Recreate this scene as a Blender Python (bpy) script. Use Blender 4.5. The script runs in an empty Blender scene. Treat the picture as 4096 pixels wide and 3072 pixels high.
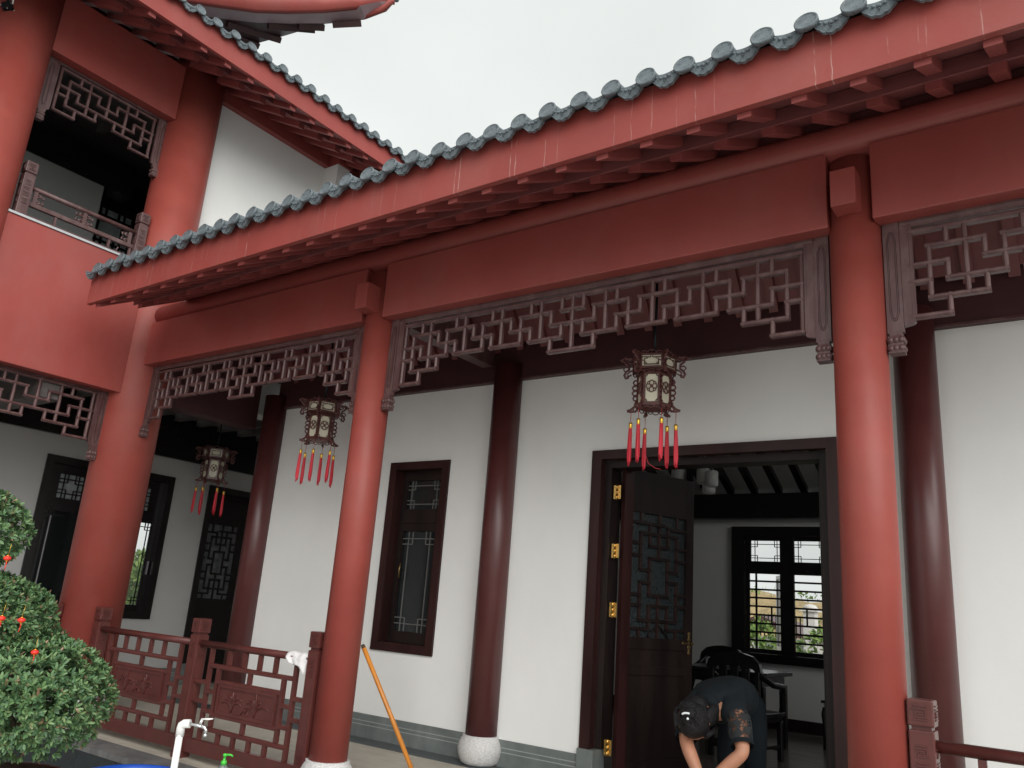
import bpy, bmesh, math, random
from mathutils import Vector, Matrix
random.seed(7)
R = math.radians
sc = bpy.context.scene
COL = sc.collection

# ---------------------------------------------------------------- camera, sky, sun, exposure
cam = bpy.data.cameras.new('camera'); camo = bpy.data.objects.new('camera', cam); COL.objects.link(camo)
cam.sensor_width = 36.0; cam.lens = 28.435; cam.clip_start = 0.05; cam.clip_end = 2000
rt = Vector((0.81462719, 0.5753539, 0.07314667)); up = Vector((0.09800542, -0.26086053, 0.96038884)); fw = Vector((-0.57164454, 0.77519009, 0.26889188))
camo.matrix_world = Matrix(((rt.x, up.x, -fw.x, 0.9057), (rt.y, up.y, -fw.y, -4.2356), (rt.z, up.z, -fw.z, 1.2020), (0, 0, 0, 1)))
sc.camera = camo

SUN_EL, SUN_AZ = 31.0, 126.0          # azimuth clockwise from +Y: behind the photographer
w = bpy.data.worlds.new('World'); sc.world = w; w.use_nodes = True
nt = w.node_tree; nt.nodes.clear()
o_ = nt.nodes.new('ShaderNodeOutputWorld'); bg = nt.nodes.new('ShaderNodeBackground')
sky = nt.nodes.new('ShaderNodeTexSky'); sky.sky_type = 'NISHITA'; sky.sun_disc = False
sky.sun_elevation = R(SUN_EL); sky.sun_rotation = R(SUN_AZ); sky.air_density = 1.0; sky.dust_density = 4.0
hs = nt.nodes.new('ShaderNodeHueSaturation'); hs.inputs['Saturation'].default_value = 0.10
mx = nt.nodes.new('ShaderNodeMix'); mx.data_type = 'RGBA'; mx.inputs['Factor'].default_value = 0.82
mx.inputs['B'].default_value = (5.1, 5.35, 5.2, 1)        # even cloud deck
nz = nt.nodes.new('ShaderNodeTexNoise'); nz.inputs['Scale'].default_value = 2.2; nz.inputs['Detail'].default_value = 4
tc = nt.nodes.new('ShaderNodeTexCoord')
mr = nt.nodes.new('ShaderNodeMapRange'); mr.inputs[1].default_value = .3; mr.inputs[2].default_value = .7; mr.inputs[3].default_value = .87; mr.inputs[4].default_value = 1.03
mul = nt.nodes.new('ShaderNodeMix'); mul.data_type = 'RGBA'; mul.blend_type = 'MULTIPLY'; mul.inputs['Factor'].default_value = 1
L = nt.links.new
L(tc.outputs['Generated'], nz.inputs['Vector']); L(nz.outputs['Fac'], mr.inputs[0])
L(sky.outputs[0], hs.inputs['Color']); L(hs.outputs[0], mx.inputs['A']); L(mx.outputs['Result'], mul.inputs['A']); L(mr.outputs[0], mul.inputs['B'])
L(mul.outputs['Result'], bg.inputs[0]); bg.inputs[1].default_value = 0.105; L(bg.outputs[0], o_.inputs[0])

sun = bpy.data.lights.new('sun', 'SUN'); sun.energy = 1.5; sun.angle = R(58); sun.color = (1.0, 0.985, 0.955)
suno = bpy.data.objects.new('sun', sun); COL.objects.link(suno)
sd = Vector((math.sin(R(SUN_AZ)) * math.cos(R(SUN_EL)), math.cos(R(SUN_AZ)) * math.cos(R(SUN_EL)), math.sin(R(SUN_EL))))
suno.rotation_euler = (-sd).to_track_quat('-Z', 'Y').to_euler()
vs = sc.view_settings; sc.display_settings.display_device = 'sRGB'
vs.view_transform = 'Standard'; vs.look = 'None'; vs.exposure = 0.84; vs.gamma = 1.0; vs.use_curve_mapping = False
sc.cycles.max_bounces = 8; sc.cycles.diffuse_bounces = 5

# ---------------------------------------------------------------- materials
def mat(name, col, rough=.5, var=.12, nscale=4.0, bump=.0, bscale=60.0, metal=0.0, coat=0.0, spec=.5, stretch=None, trans=0.0, alpha=1.0, rvar=.08, sss=0.0, dark=None, dust=None):
    m = bpy.data.materials.new(name); m.use_nodes = True
    t = m.node_tree; b = t.nodes['Principled BSDF']; l = t.links.new
    b.inputs['Metallic'].default_value = metal; b.inputs['Coat Weight'].default_value = coat
    b.inputs['Coat Roughness'].default_value = .15
    b.inputs['Specular IOR Level'].default_value = spec; b.inputs['Transmission Weight'].default_value = trans
    b.inputs['Alpha'].default_value = alpha; b.inputs['Subsurface Weight'].default_value = sss
    if sss: b.inputs['Subsurface Scale'].default_value = .01
    c = t.nodes.new('ShaderNodeTexCoord'); mp = t.nodes.new('ShaderNodeMapping')
    if stretch: mp.inputs['Scale'].default_value = stretch
    l(c.outputs['Object'], mp.inputs['Vector'])
    n = t.nodes.new('ShaderNodeTexNoise'); n.inputs['Scale'].default_value = nscale; n.inputs['Detail'].default_value = 6; n.inputs['Roughness'].default_value = .6
    l(mp.outputs[0], n.inputs['Vector'])
    r = t.nodes.new('ShaderNodeValToRGB'); e = r.color_ramp.elements
    d = dark or tuple(x * (1 - 2 * var) for x in col)
    e[0].position = .3; e[0].color = (*d, 1); e[1].position = .7; e[1].color = (*[min(1, x * (1 + var)) for x in col], 1)
    l(n.outputs['Fac'], r.inputs[0]); l(r.outputs[0], b.inputs['Base Color'])
    if dust:
        dc, amt, dsc = dust
        dm = t.nodes.new('ShaderNodeMapping'); dm.inputs['Scale'].default_value = (1, 1, .45); l(c.outputs['Object'], dm.inputs['Vector'])
        dn = t.nodes.new('ShaderNodeTexNoise'); dn.inputs['Scale'].default_value = dsc; dn.inputs['Detail'].default_value = 9; dn.inputs['Roughness'].default_value = .68; l(dm.outputs[0], dn.inputs['Vector'])
        dr = t.nodes.new('ShaderNodeMapRange'); dr.inputs[1].default_value = .46; dr.inputs[2].default_value = .78; dr.inputs[4].default_value = amt; l(dn.outputs['Fac'], dr.inputs[0])
        dx = t.nodes.new('ShaderNodeMix'); dx.data_type = 'RGBA'; dx.inputs['B'].default_value = (*dc, 1); l(dr.outputs[0], dx.inputs['Factor']); l(r.outputs[0], dx.inputs['A']); l(dx.outputs['Result'], b.inputs['Base Color'])
    q = t.nodes.new('ShaderNodeMapRange'); q.inputs[3].default_value = max(0, rough - rvar); q.inputs[4].default_value = min(1, rough + rvar)
    l(n.outputs['Fac'], q.inputs[0]); l(q.outputs[0], b.inputs['Roughness'])
    if bump:
        n2 = t.nodes.new('ShaderNodeTexNoise'); n2.inputs['Scale'].default_value = bscale; n2.inputs['Detail'].default_value = 4
        l(mp.outputs[0], n2.inputs['Vector'])
        bp = t.nodes.new('ShaderNodeBump'); bp.inputs['Strength'].default_value = bump; bp.inputs['Distance'].default_value = .01
        l(n2.outputs['Fac'], bp.inputs['Height']); l(bp.outputs[0], b.inputs['Normal'])
    return m

M = {}
M['red'] = mat('red_paint', (.300, .060, .050), .48, .06, 1.6, .05, 34, stretch=(1, 1, .8), spec=.5, dust=((.30, .13, .115), .30, 2.6))
M['redflat'] = mat('red_wall_paint', (.300, .057, .047), .52, .07, 1.2, .06, 60, spec=.4, dust=((.30, .13, .115), .30, 2.6))
M['redrough'] = mat('red_column_paint', (.285, .055, .042), .48, .05, 2.5, .05, 30, stretch=(1, 1, 2.2), spec=.35, dust=((.30, .13, .115), .30, 2.6))
M['rafter'] = mat('rafter_red', (.28, .066, .060), .5, .09, 3)
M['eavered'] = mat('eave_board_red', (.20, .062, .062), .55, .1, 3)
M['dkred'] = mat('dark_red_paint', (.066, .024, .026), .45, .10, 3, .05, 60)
M['soffit'] = mat('hazed_soffit', (.42, .28, .30), .45, .08, 3)  # grey purple tone is lens haze painted into the soffit colour
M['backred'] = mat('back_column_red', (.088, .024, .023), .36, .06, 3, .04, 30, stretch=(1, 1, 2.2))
M['fret'] = mat('fretwork_brown', (.092, .042, .041), .40, .12, 9, .10, 160, stretch=(1, 1, .3), dust=((.24, .17, .16), .5, 8))
M['rail'] = mat('railing_brown', (.100, .026, .022), .33, .12, 8, .10, 90)
M['wood'] = mat('dark_wood', (.018, .011, .010), .45, .25, 6, .08, 120, spec=.25, stretch=(1, 1, .15))
M['woodred'] = mat('reddish_dark_wood', (.034, .012, .011), .36, .25, 6, .06, 120, spec=.3, stretch=(1, 1, .12))
M['lattside'] = mat('brown_lattice', (.028, .013, .012), .4, .2, 8)
M['black'] = mat('black_lacquer_wood', (.010, .008, .008), .25, .2, 6)
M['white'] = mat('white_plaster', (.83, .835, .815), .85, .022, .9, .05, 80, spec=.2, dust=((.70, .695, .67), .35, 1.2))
M['roomfloor'] = mat('dark_glossy_floor', (.13, .11, .095), .22, .15, 5, stretch=(.3, 2, 1))
M['balconyshade'] = mat('shaded_balcony_plaster', (.27, .275, .27), .85, .03, 1.2, spec=.2)  # white balcony wall, darkened so its colour carries the shade
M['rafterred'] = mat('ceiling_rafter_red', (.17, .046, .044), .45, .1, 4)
M['dimfrost'] = mat('dim_frosted_glass', (.10, .11, .11), .3, .3, 14, .5, 70)
M['verandashade'] = mat('shaded_veranda_plaster', (.47, .47, .46), .85, .03, 1.2, spec=.2)  # white plaster toned down, veranda shade painted into the colour
M['inwhite'] = mat('interior_plaster', (.74, .74, .73), .85, .03, 1.2, spec=.2)
M['tile'] = mat('grey_glazed_tile', (.12, .145, .15), .45, .18, 14, .12, 70)
M['tilerelief'] = mat('grey_tile_relief', (.125, .152, .168), .50, .26, 18, .55, 85)
M['granite'] = mat('granite', (.60, .59, .58), .75, .14, 90, .55, 120)
M['base'] = mat('grey_stone_skirting', (.155, .175, .170), .45, .12, 6, .05, 60, dust=((.26, .28, .27), .5, 5))
M['baseline'] = mat('pale_stone_line', (.33, .36, .35), .5, .05, 6)
M['floor'] = mat('beige_floor_tile', (.46, .42, .35), .45, .08, 5, .05, 80, stretch=(1, 3, 1), dust=((.28, .25, .20), .5, 3.5))
M['border'] = mat('dark_floor_border', (.085, .095, .10), .35, .12, 6, .05, 80)
M['slab'] = mat('dark_grey_slab', (.12, .12, .12), .7, .16, 16, .3, 90, dust=((.25, .25, .24), .6, 4))
M['plinth'] = mat('black_granite', (.020, .027, .030), .22, .15, 20)
M['joint'] = mat('grout', (.25, .25, .24), .9, .05, 20)
M['ground'] = mat('courtyard_paving', (.46, .45, .43), .7, .12, 3, .2, 30)
M['brass'] = mat('brass', (.72, .44, .13), .28, .1, 30, metal=1)
M['oldbrass'] = mat('old_brass', (.35, .24, .11), .42, .15, 30, metal=1)
M['chrome'] = mat('chrome', (.75, .76, .77), .15, .03, 10, metal=1)
M['gold'] = mat('gold_cap', (.85, .52, .09), .3, .05, 30, metal=1)
M['tassel'] = mat('red_silk', (.74, .030, .055), .5, .18, 30, .6, 160, stretch=(1, 1, .05))
M['cord'] = mat('red_cord', (.45, .03, .04), .7, .1, 20)
M['lanternwood'] = mat('lantern_wood', (.13, .045, .040), .36, .2, 20, .1, 90)
M['lanternpane'] = mat('lantern_pane', (.80, .76, .60), .55, .06, 12)
M['darkmetal'] = mat('dark_metal', (.02, .028, .033), .35, .1, 20, metal=.6)
M['pvc'] = mat('white_pvc', (.78, .78, .76), .3, .03, 10)
M['cloth'] = mat('white_cloth', (.78, .76, .76), .9, .05, 30, .4, 60)
M['handle'] = mat('orange_wood', (.62, .23, .035), .35, .16, 8, .1, 60, stretch=(1, 1, .1))
M['skin'] = mat('skin', (.50, .235, .145), .48, .07, 14, .08, 200, sss=.12)
M['hair'] = mat('black_hair', (.010, .009, .010), .58, .3, 40, .9, 150, stretch=(.3, 1, 1), spec=.3)
M['shirt'] = mat('black_shirt', (.010, .014, .017), .9, .15, 12, .35, 14, spec=.2)
M['lace'] = None
M['trousers'] = mat('dark_trousers', (.006, .009, .012), .95, .15, 10, .3, 20, spec=.15)
M['clip'] = mat('pearl_clip', (.85, .9, .92), .25, .02, 10)
M['soap'] = mat('clear_soap', (.75, .82, .78), .12, .02, 10, trans=.85)
M['green'] = mat('green_plastic', (.06, .48, .05), .35, .04, 10)
M['label'] = mat('white_label', (.82, .82, .80), .5, .02, 10)
M['blue'] = mat('blue_plastic', (.012, .085, .50), .4, .05, 10)
M['pot'] = mat('brown_pot', (.05, .032, .025), .35, .35, 9, .2, 20)
M['bark'] = mat('bark', (.11, .075, .05), .9, .25, 20, .8, 30)
M['soil'] = mat('soil', (.05, .035, .025), .95, .3, 30, .8, 40)
M['minired'] = mat('mini_lantern_red', (.75, .035, .02), .5, .06, 30)
M['bank'] = mat('earth_bank', (.33, .245, .125), .95, .3, 3, .6, 8, dark=(.19, .145, .075))
M['grass'] = mat('rough_grass', (.16, .19, .06), .95, .3, 2, .6, 8)
M['pillar'] = mat('pale_pillar', (.55, .53, .50), .8, .1, 4)
M['shade'] = mat('milk_glass', (.72, .72, .70), .3, .03, 8)
M['silver'] = mat('silver_strip', (.55, .56, .57), .5, .05, 20, metal=.8)

def glass(name, tint, rough=.03, alpha=.35):
    m = mat(name, tint, rough, .02, 5); b = m.node_tree.nodes['Principled BSDF']
    b.inputs['Alpha'].default_value = alpha
    return m
M['glass'] = glass('window_glass', (.012, .017, .018), .04, .55)
M['clearglass'] = glass('clear_glass', (.6, .65, .65), .03, .10)
M['frost'] = mat('ribbed_glass', (.020, .027, .029), .30, .3, 40, .8, 70)
M['muntin'] = mat('grey_muntin', (.13, .13, .125), .5, .05, 10)
M['greywood'] = mat('grey_brown_boards', (.10, .088, .085), .6, .2, 6, stretch=(1, .2, 1))
M['palefrost'] = mat('pale_frosted_glass', (.30, .34, .34), .3, .15, 14, .4, 60)

# fascia with pale lime runs
def fascia_mat():
    m = mat('red_fascia_paint', (.300, .057, .048), .52, .08, 1.4, .06, 50, spec=.4, dust=((.30, .13, .115), .30, 2.6))
    t = m.node_tree; l = t.links.new; b = t.nodes['Principled BSDF']
    src = b.inputs['Base Color'].links[0].from_socket
    c = t.nodes.new('ShaderNodeTexCoord'); s = t.nodes.new('ShaderNodeSeparateXYZ'); l(c.outputs['Object'], s.inputs[0])
    # wobble x a little with z, then narrow lines from a 1D noise
    n0 = t.nodes.new('ShaderNodeTexNoise'); n0.inputs['Scale'].default_value = 9; l(c.outputs['Object'], n0.inputs['Vector'])
    a = t.nodes.new('ShaderNodeMath'); a.operation = 'MULTIPLY_ADD'; a.inputs[1].default_value = .02; l(n0.outputs['Fac'], a.inputs[0]); l(s.outputs['X'], a.inputs[2])
    v = t.nodes.new('ShaderNodeTexVoronoi'); v.voronoi_dimensions = '1D'; v.inputs['Scale'].default_value = 7.5; v.inputs['Randomness'].default_value = 1; l(a.outputs[0], v.inputs['W'])
    lt = t.nodes.new('ShaderNodeMapRange'); lt.inputs[1].default_value = .012; lt.inputs[2].default_value = .024; lt.inputs[3].default_value = 1; lt.inputs[4].default_value = 0; l(v.outputs['Distance'], lt.inputs[0])
    n1 = t.nodes.new('ShaderNodeTexNoise'); n1.noise_dimensions = '1D'; n1.inputs['Scale'].default_value = 2.3; l(s.outputs['X'], n1.inputs['W'])
    g = t.nodes.new('ShaderNodeMapRange'); g.inputs[1].default_value = .44; g.inputs[2].default_value = .62; l(n1.outputs['Fac'], g.inputs[0])
    n2 = t.nodes.new('ShaderNodeTexNoise'); n2.inputs['Scale'].default_value = 14; l(c.outputs['Object'], n2.inputs['Vector'])
    g2 = t.nodes.new('ShaderNodeMapRange'); g2.inputs[1].default_value = .35; g2.inputs[2].default_value = .6; l(n2.outputs['Fac'], g2.inputs[0])
    p1 = t.nodes.new('ShaderNodeMath'); p1.operation = 'MULTIPLY'; l(lt.outputs[0], p1.inputs[0]); l(g.outputs[0], p1.inputs[1])
    p2 = t.nodes.new('ShaderNodeMath'); p2.operation = 'MULTIPLY'; l(p1.outputs[0], p2.inputs[0]); l(g2.outputs[0], p2.inputs[1])
    p3 = t.nodes.new('ShaderNodeMath'); p3.operation = 'MULTIPLY'; p3.inputs[1].default_value = .42; l(p2.outputs[0], p3.inputs[0])
    x = t.nodes.new('ShaderNodeMix'); x.data_type = 'RGBA'; x.inputs['B'].default_value = (.62, .50, .45, 1)
    l(p3.outputs[0], x.inputs['Factor']); l(src, x.inputs['A']); l(x.outputs['Result'], b.inputs['Base Color'])
    return m
M['fascia'] = fascia_mat()

def lace_mat():
    m = mat('black_lace', (.016, .018, .02), .8, .15, 12); t = m.node_tree; l = t.links.new; b = t.nodes['Principled BSDF']
    c = t.nodes.new('ShaderNodeTexCoord')
    v = t.nodes.new('ShaderNodeTexVoronoi'); v.feature = 'DISTANCE_TO_EDGE'; v.inputs['Scale'].default_value = 38; l(c.outputs['Object'], v.inputs['Vector'])
    n = t.nodes.new('ShaderNodeTexNoise'); n.inputs['Scale'].default_value = 26; l(c.outputs['Object'], n.inputs['Vector'])
    a = t.nodes.new('ShaderNodeMapRange'); a.inputs[1].default_value = .06; a.inputs[2].default_value = .10; a.inputs[3].default_value = 1; a.inputs[4].default_value = 0.0; l(v.outputs['Distance'], a.inputs[0])
    q = t.nodes.new('ShaderNodeMapRange'); q.inputs[1].default_value = .46; q.inputs[2].default_value = .52; l(n.outputs['Fac'], q.inputs[0])
    mxx = t.nodes.new('ShaderNodeMath'); mxx.operation = 'MAXIMUM'; l(a.outputs[0], mxx.inputs[0]); l(q.outputs[0], mxx.inputs[1])
    l(mxx.outputs[0], b.inputs['Alpha'])
    return m
M['lace'] = lace_mat()

def leaf_mat(name, cols, rough=.52):
    m = bpy.data.materials.new(name); m.use_nodes = True; t = m.node_tree; b = t.nodes['Principled BSDF']; l = t.links.new
    g = t.nodes.new('ShaderNodeNewGeometry'); r = t.nodes.new('ShaderNodeValToRGB'); cr = r.color_ramp
    while len(cr.elements) < len(cols): cr.elements.new(.5)
    for e, (p, c) in zip(cr.elements, cols): e.position = p; e.color = (*c, 1)
    l(g.outputs['Random Per Island'], r.inputs[0]); l(r.outputs[0], b.inputs['Base Color'])
    b.inputs['Roughness'].default_value = rough; b.inputs['Specular IOR Level'].default_value = .45
    b.inputs['Transmission Weight'].default_value = 0
    return m
M['leaf'] = leaf_mat('glossy_green_leaves', [(0, (.045, .105, .045)), (.35, (.075, .155, .065)), (.7, (.12, .215, .08)), (.955, (.16, .25, .10)), (.975, (.25, .15, .09)), (1, (.30, .19, .12))])
M['leaf2'] = leaf_mat('light_green_leaves', [(0, (.06, .12, .02)), (.5, (.12, .20, .04)), (1, (.20, .29, .07))], .6)

# ---------------------------------------------------------------- mesh helpers
class MB:
    def __init__(s): s.v = []; s.f = []; s.sm = []
    def add(s, vs, fs, smooth=False):
        k = len(s.v); s.v += [tuple(x) for x in vs]; s.f += [tuple(i + k for i in f) for f in fs]; s.sm += [smooth] * len(fs); return s
    def box(s, x0, x1, y0, y1, z0, z1, bev=0.0):
        if bev <= 0:
            return s.add([(x0,y0,z0),(x1,y0,z0),(x1,y1,z0),(x0,y1,z0),(x0,y0,z1),(x1,y0,z1),(x1,y1,z1),(x0,y1,z1)],
                         [(0,3,2,1),(4,5,6,7),(0,1,5,4),(1,2,6,5),(2,3,7,6),(3,0,4,7)])
        b = bmesh.new(); bmesh.ops.create_cube(b, size=1)
        for q in b.verts: q.co = ((x0+x1)/2+q.co.x*(x1-x0), (y0+y1)/2+q.co.y*(y1-y0), (z0+z1)/2+q.co.z*(z1-z0))
        bmesh.ops.bevel(b, geom=b.edges[:], offset=bev, segments=2, affect='EDGES', profile=.6)
        s.add([q.co[:] for q in b.verts], [[q.index for q in f.verts] for f in b.faces]); b.free(); return s
    def prism(s, poly, a0, a1, axis='y', smooth=False):
        n = len(poly)
        def P(p, a):
            return (p[0], a, p[1]) if axis == 'y' else ((a, p[0], p[1]) if axis == 'x' else (p[0], p[1], a))
        vs = [P(p, a0) for p in poly] + [P(p, a1) for p in poly]
        k = len(s.v)
        s.add(vs, [tuple(range(n))[::-1], tuple(range(n, 2*n))]); s.add([], [])
        s.f += [(k+i, k+(i+1) % n, k+n+(i+1) % n, k+n+i) for i in range(n)]; s.sm += [smooth]*n
        return s
    def tube(s, pts, r, n=8, caps=True, smooth=True, squash=None):
        pts = [Vector(p) for p in pts]; rs = r if isinstance(r, (list, tuple)) else [r]*len(pts)
        k = len(s.v); prev = None
        for i, p in enumerate(pts):
            d = (pts[min(i+1, len(pts)-1)] - pts[max(i-1, 0)]).normalized()
            if prev is None:
                a = Vector((0, 0, 1)) if abs(d.z) < .9 else Vector((1, 0, 0)); u = d.cross(a).normalized()
            else:
                u = (prev - d * prev.dot(d)).normalized()
            prev = u; v = d.cross(u)
            for j in range(n):
                t = 2*math.pi*j/n; s.v.append(tuple(p + (u*math.cos(t) + v*math.sin(t)*(squash or 1))*rs[i]))
        for i in range(len(pts)-1):
            for j in range(n):
                s.f.append((k+i*n+j, k+i*n+(j+1) % n, k+(i+1)*n+(j+1) % n, k+(i+1)*n+j)); s.sm.append(smooth)
        if caps:
            s.f.append(tuple(k+j for j in range(n))[::-1]); s.sm.append(False)
            m_ = k+(len(pts)-1)*n; s.f.append(tuple(m_+j for j in range(n))); s.sm.append(False)
        return s
    def lathe(s, prof, n=24, c=(0,0,0), smooth=True, axis='z', cap=True):
        k = len(s.v)
        for r, z in prof:
            for j in range(n):
                t = 2*math.pi*j/n; p = (r*math.cos(t), r*math.sin(t), z)
                if axis == 'y': p = (p[0], z, p[1])
                s.v.append((p[0]+c[0], p[1]+c[1], p[2]+c[2]))
        for i in range(len(prof)-1):
            for j in range(n):
                s.f.append((k+i*n+j, k+i*n+(j+1) % n, k+(i+1)*n+(j+1) % n, k+(i+1)*n+j)); s.sm.append(smooth)
        if cap:
            s.f.append(tuple(k+j for j in range(n))[::-1]); s.sm.append(False)
            m_ = k+(len(prof)-1)*n; s.f.append(tuple(m_+j for j in range(n))); s.sm.append(False)
        return s
    def ring(s, outer, inner, a0, a1, axis='y'):
        """plate with a hole: outer and inner loops of equal length"""
        n = len(outer)
        def P(p, a): return (p[0], a, p[1]) if axis == 'y' else ((a, p[0], p[1]) if axis == 'x' else (p[0], p[1], a))
        k = len(s.v)
        for lp, a in ((outer, a0), (inner, a0), (outer, a1), (inner, a1)): s.v += [P(p, a) for p in lp]
        for i in range(n):
            j = (i+1) % n
            s.f += [(k+i, k+j, k+n+j, k+n+i), (k+2*n+i, k+3*n+i, k+3*n+j, k+2*n+j), (k+i, k+2*n+i, k+2*n+j, k+j), (k+n+i, k+n+j, k+3*n+j, k+3*n+i)]
            s.sm += [False]*4
        return s
    def ellipsoid(s, c, r, nu=10, nv=6):
        prof = [(max(1e-4, math.cos(t)), math.sin(t)) for t in [(-.5+i/nv)*math.pi for i in range(nv+1)]]
        k = len(s.v); s.lathe(prof, nu)
        for i in range(k, len(s.v)):
            q = s.v[i]; s.v[i] = (c[0]+q[0]*r[0], c[1]+q[1]*r[1], c[2]+q[2]*r[2])
        return s
    def xf(s, m):
        s.v = [tuple(m @ Vector(q)) for q in s.v]; return s
    def mesh(s, name, material):
        me = bpy.data.meshes.new(name); me.from_pydata(s.v, [], s.f); me.validate()
        if len(me.polygons) == len(s.sm): me.polygons.foreach_set('use_smooth', s.sm)
        b = bmesh.new(); b.from_mesh(me); bmesh.ops.recalc_face_normals(b, faces=b.faces); b.to_mesh(me); b.free()
        me.materials.append(material); return me

def tag(o, label=None, cat=None, group=None, kind=None):
    for k_, v_ in (('label', label), ('category', cat), ('group', group), ('kind', kind)):
        if v_: o[k_] = v_
    return o
def put(name, me, parent=None, loc=None, rot=None, **kw):
    o = bpy.data.objects.new(name, me); COL.objects.link(o)
    if loc is not None: o.location = loc
    if rot is not None: o.rotation_euler = rot
    if parent is not None:
        o.parent = parent; o.matrix_parent_inverse = INV.get(parent.name, Matrix())
    return tag(o, **kw)
INV = {}
def part(name, mb, material, parent=None, **kw):
    o = put(name, mb.mesh(name, material), parent, **kw)
    if parent is not None and parent.name in INV: INV[o.name] = Matrix()
    return o
def thing(name, loc, label, cat, group=None):
    o = bpy.data.objects.new(name, None); COL.objects.link(o); o.location = loc; o.empty_display_size = .1
    INV[o.name] = Matrix.Translation(-Vector(loc)); return tag(o, label, cat, group)
def copy_tree(o, parent=None):
    c = o.copy(); COL.objects.link(c)
    if parent is not None: c.parent = parent; c.matrix_parent_inverse = o.matrix_parent_inverse.copy()
    for ch in list(o.children): copy_tree(ch, c)
    return c
def smoothbox(*a): return MB().box(*a)

# ---------------------------------------------------------------- dimensions (metres; gallery column line y=0, C3 at x=0)
XC = [-6.9906, -3.5366, 0.0, 3.5366]
D = 1.512
RCOL = .1315
SL = .54                                     # roof pitch
def zf(y): return -.06 * max(0, 1.4 - y)      # the gallery floor falls towards the court

# ---------------------------------------------------------------- ground and gallery floor
g = MB().add([(-300, -300, -.62), (300, -300, -.62), (300, 300, -.62), (-300, 300, -.62)], [(0, 1, 2, 3)])
tag(part('ground', g, M['ground']), kind='structure')

fl = MB()
for (y0, y1) in ((-.37, -.16), (-.16, 1.42)):
    pass
fl.prism([(-.36, zf(-.36)-.012), (1.4, -.012), (16, -.012), (16, -.6), (-.36, -.6)], -16, 8, axis='x')
flo = tag(part('gallery_floor', fl, M['joint']), kind='structure')
def fquad(x0, x1, y0, y1, th=.012, lift=0.0):
    m_ = MB(); za, zb = zf(y0)+lift, zf(y1)+lift
    return m_.add([(x0,y0,za-th),(x1,y0,za-th),(x1,y1,zb-th),(x0,y1,zb-th),(x0,y0,za),(x1,y0,za),(x1,y1,zb),(x0,y1,zb)],
                  [(0,3,2,1),(4,5,6,7),(0,1,5,4),(1,2,6,5),(2,3,7,6),(3,0,4,7)])
ys = [-.165, .08, .68, 1.27]
for r_ in range(3):
    x = -4.05 + .6*-12
    while x < 2.4:
        if x > -11.5:
            part('floor_tile', fquad(x+.002, x+.598, ys[r_]+.002, ys[r_+1]-.002, lift=random.uniform(-.0006, .0006)), M['floor'], flo)
        x += .6
x = -8.5
while x < 2.4:
    part('border_slab', fquad(x+.002, x+.648, 1.272, 1.505), M['border'], flo); x += .65
x = -9.6
while x < 2.4:
    part('edging_slab', fquad(x+.002, x+.898, -.375, -.167, th=.045, lift=.001), M['slab'], flo); x += .9
for xr in range(5):                            # veranda of the wing, further in
    for yr in range(5):
        part('floor_tile', MB().box(-8.72+xr*.6, -8.126+xr*.6, 1.51+yr*.6, 2.104+yr*.6, -.0115, -.0005), M['floor'], flo)
x = -9.6                                       # polished plinth face below the edge
xs_ = [-9.4, -8.6, -7.4, -6.67, -6.075, -5.479, -4.88, -4.28, -3.68, -3.08, -2.48, -1.88, -1.28, -.68, -.08, .52, 1.12]
for a, b in zip(xs_[:-1], xs_[1:]):
    part('plinth_slab', MB().box(a+.003, b-.003, -.372, -.352, -.61, zf(-.37)-.047), M['plinth'], flo)

# ---------------------------------------------------------------- shared fretwork
BARS = {}
def bar_mesh(length, vert, w_=.026, d_=.036, material=None):
    key = (round(length, 3), vert, w_, material.name)
    if key in BARS: return BARS[key]
    h = w_/2 - (.001 if vert else 0); c = .008; f = d_/2 - (.002 if vert else 0)
    prof = [(-h, f), (-h, -f+c), (-h+c, -f), (h-c, -f), (h, -f+c), (h, f)]   # (across, depth) front is -depth
    m_ = MB(); e = length/2 + (h if not vert else h-.0005)
    n = len(prof)
    if vert: vs = [(a, d, -e) for a, d in prof] + [(a, d, e) for a, d in prof]
    else: vs = [(-e, d, a) for a, d in prof] + [(e, d, a) for a, d in prof]
    m_.add(vs, [tuple(range(n)), tuple(range(n, 2*n))] + [(i, (i+1) % n, n+(i+1) % n, n+i) for i in range(n)])
    BARS[key] = m_.mesh('bar', material); return BARS[key]
HALF = "V0:0-5 H5:0-2 V2:4-5 H4:1-4 V1:1-4 H1:1-4 V2:0-1 H2:0-2 H3:0-1 V2:2-3 V3:0-4 V4:3-4 V4:1-2"
LONG = HALF + " H3:2-5 H2:4-6 V5:1-3 H1:5-8 V6:0-1 V6:2-3 H3:6-9 V7:0-3 V8:1-2 H2:8-10 V9:1-3 H1:9-12 V10:0-1 V10:2-3 H3:10-13 V11:0-3 V12:1-2 H2:12-14 V13:1-3 H1:13-16 V14:0-1 V14:2-3 H3:14-17 V15:0-3 V16:1-2 V16:3-4 V17:2-3 V17:0-1"
def segs(txt, ncol, centre):
    out = []
    for t_ in txt.split():
        k_, r_ = t_.split(':'); a, b = map(int, r_.split('-')); i = int(k_[1:])
        if k_[0] == 'V': out += [('V', i, a, b), ('V', ncol-i, a, b)]
        else: out += [('H', i, a, b), ('H', i, ncol-b, ncol-a)]
    for t_ in centre.split():
        k_, r_ = t_.split(':'); a, b = map(int, r_.split('-')); out.append((k_[0], int(k_[1:]), a, b))
    return out
SEG36 = segs(LONG, 36, "H0:0-36 H2:16-20 H4:16-20 H1:17-19 V18:0-4")
SEG10 = segs(HALF, 10, "H0:0-10 H2:4-6 H3:2-8 V5:0-3")
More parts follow.
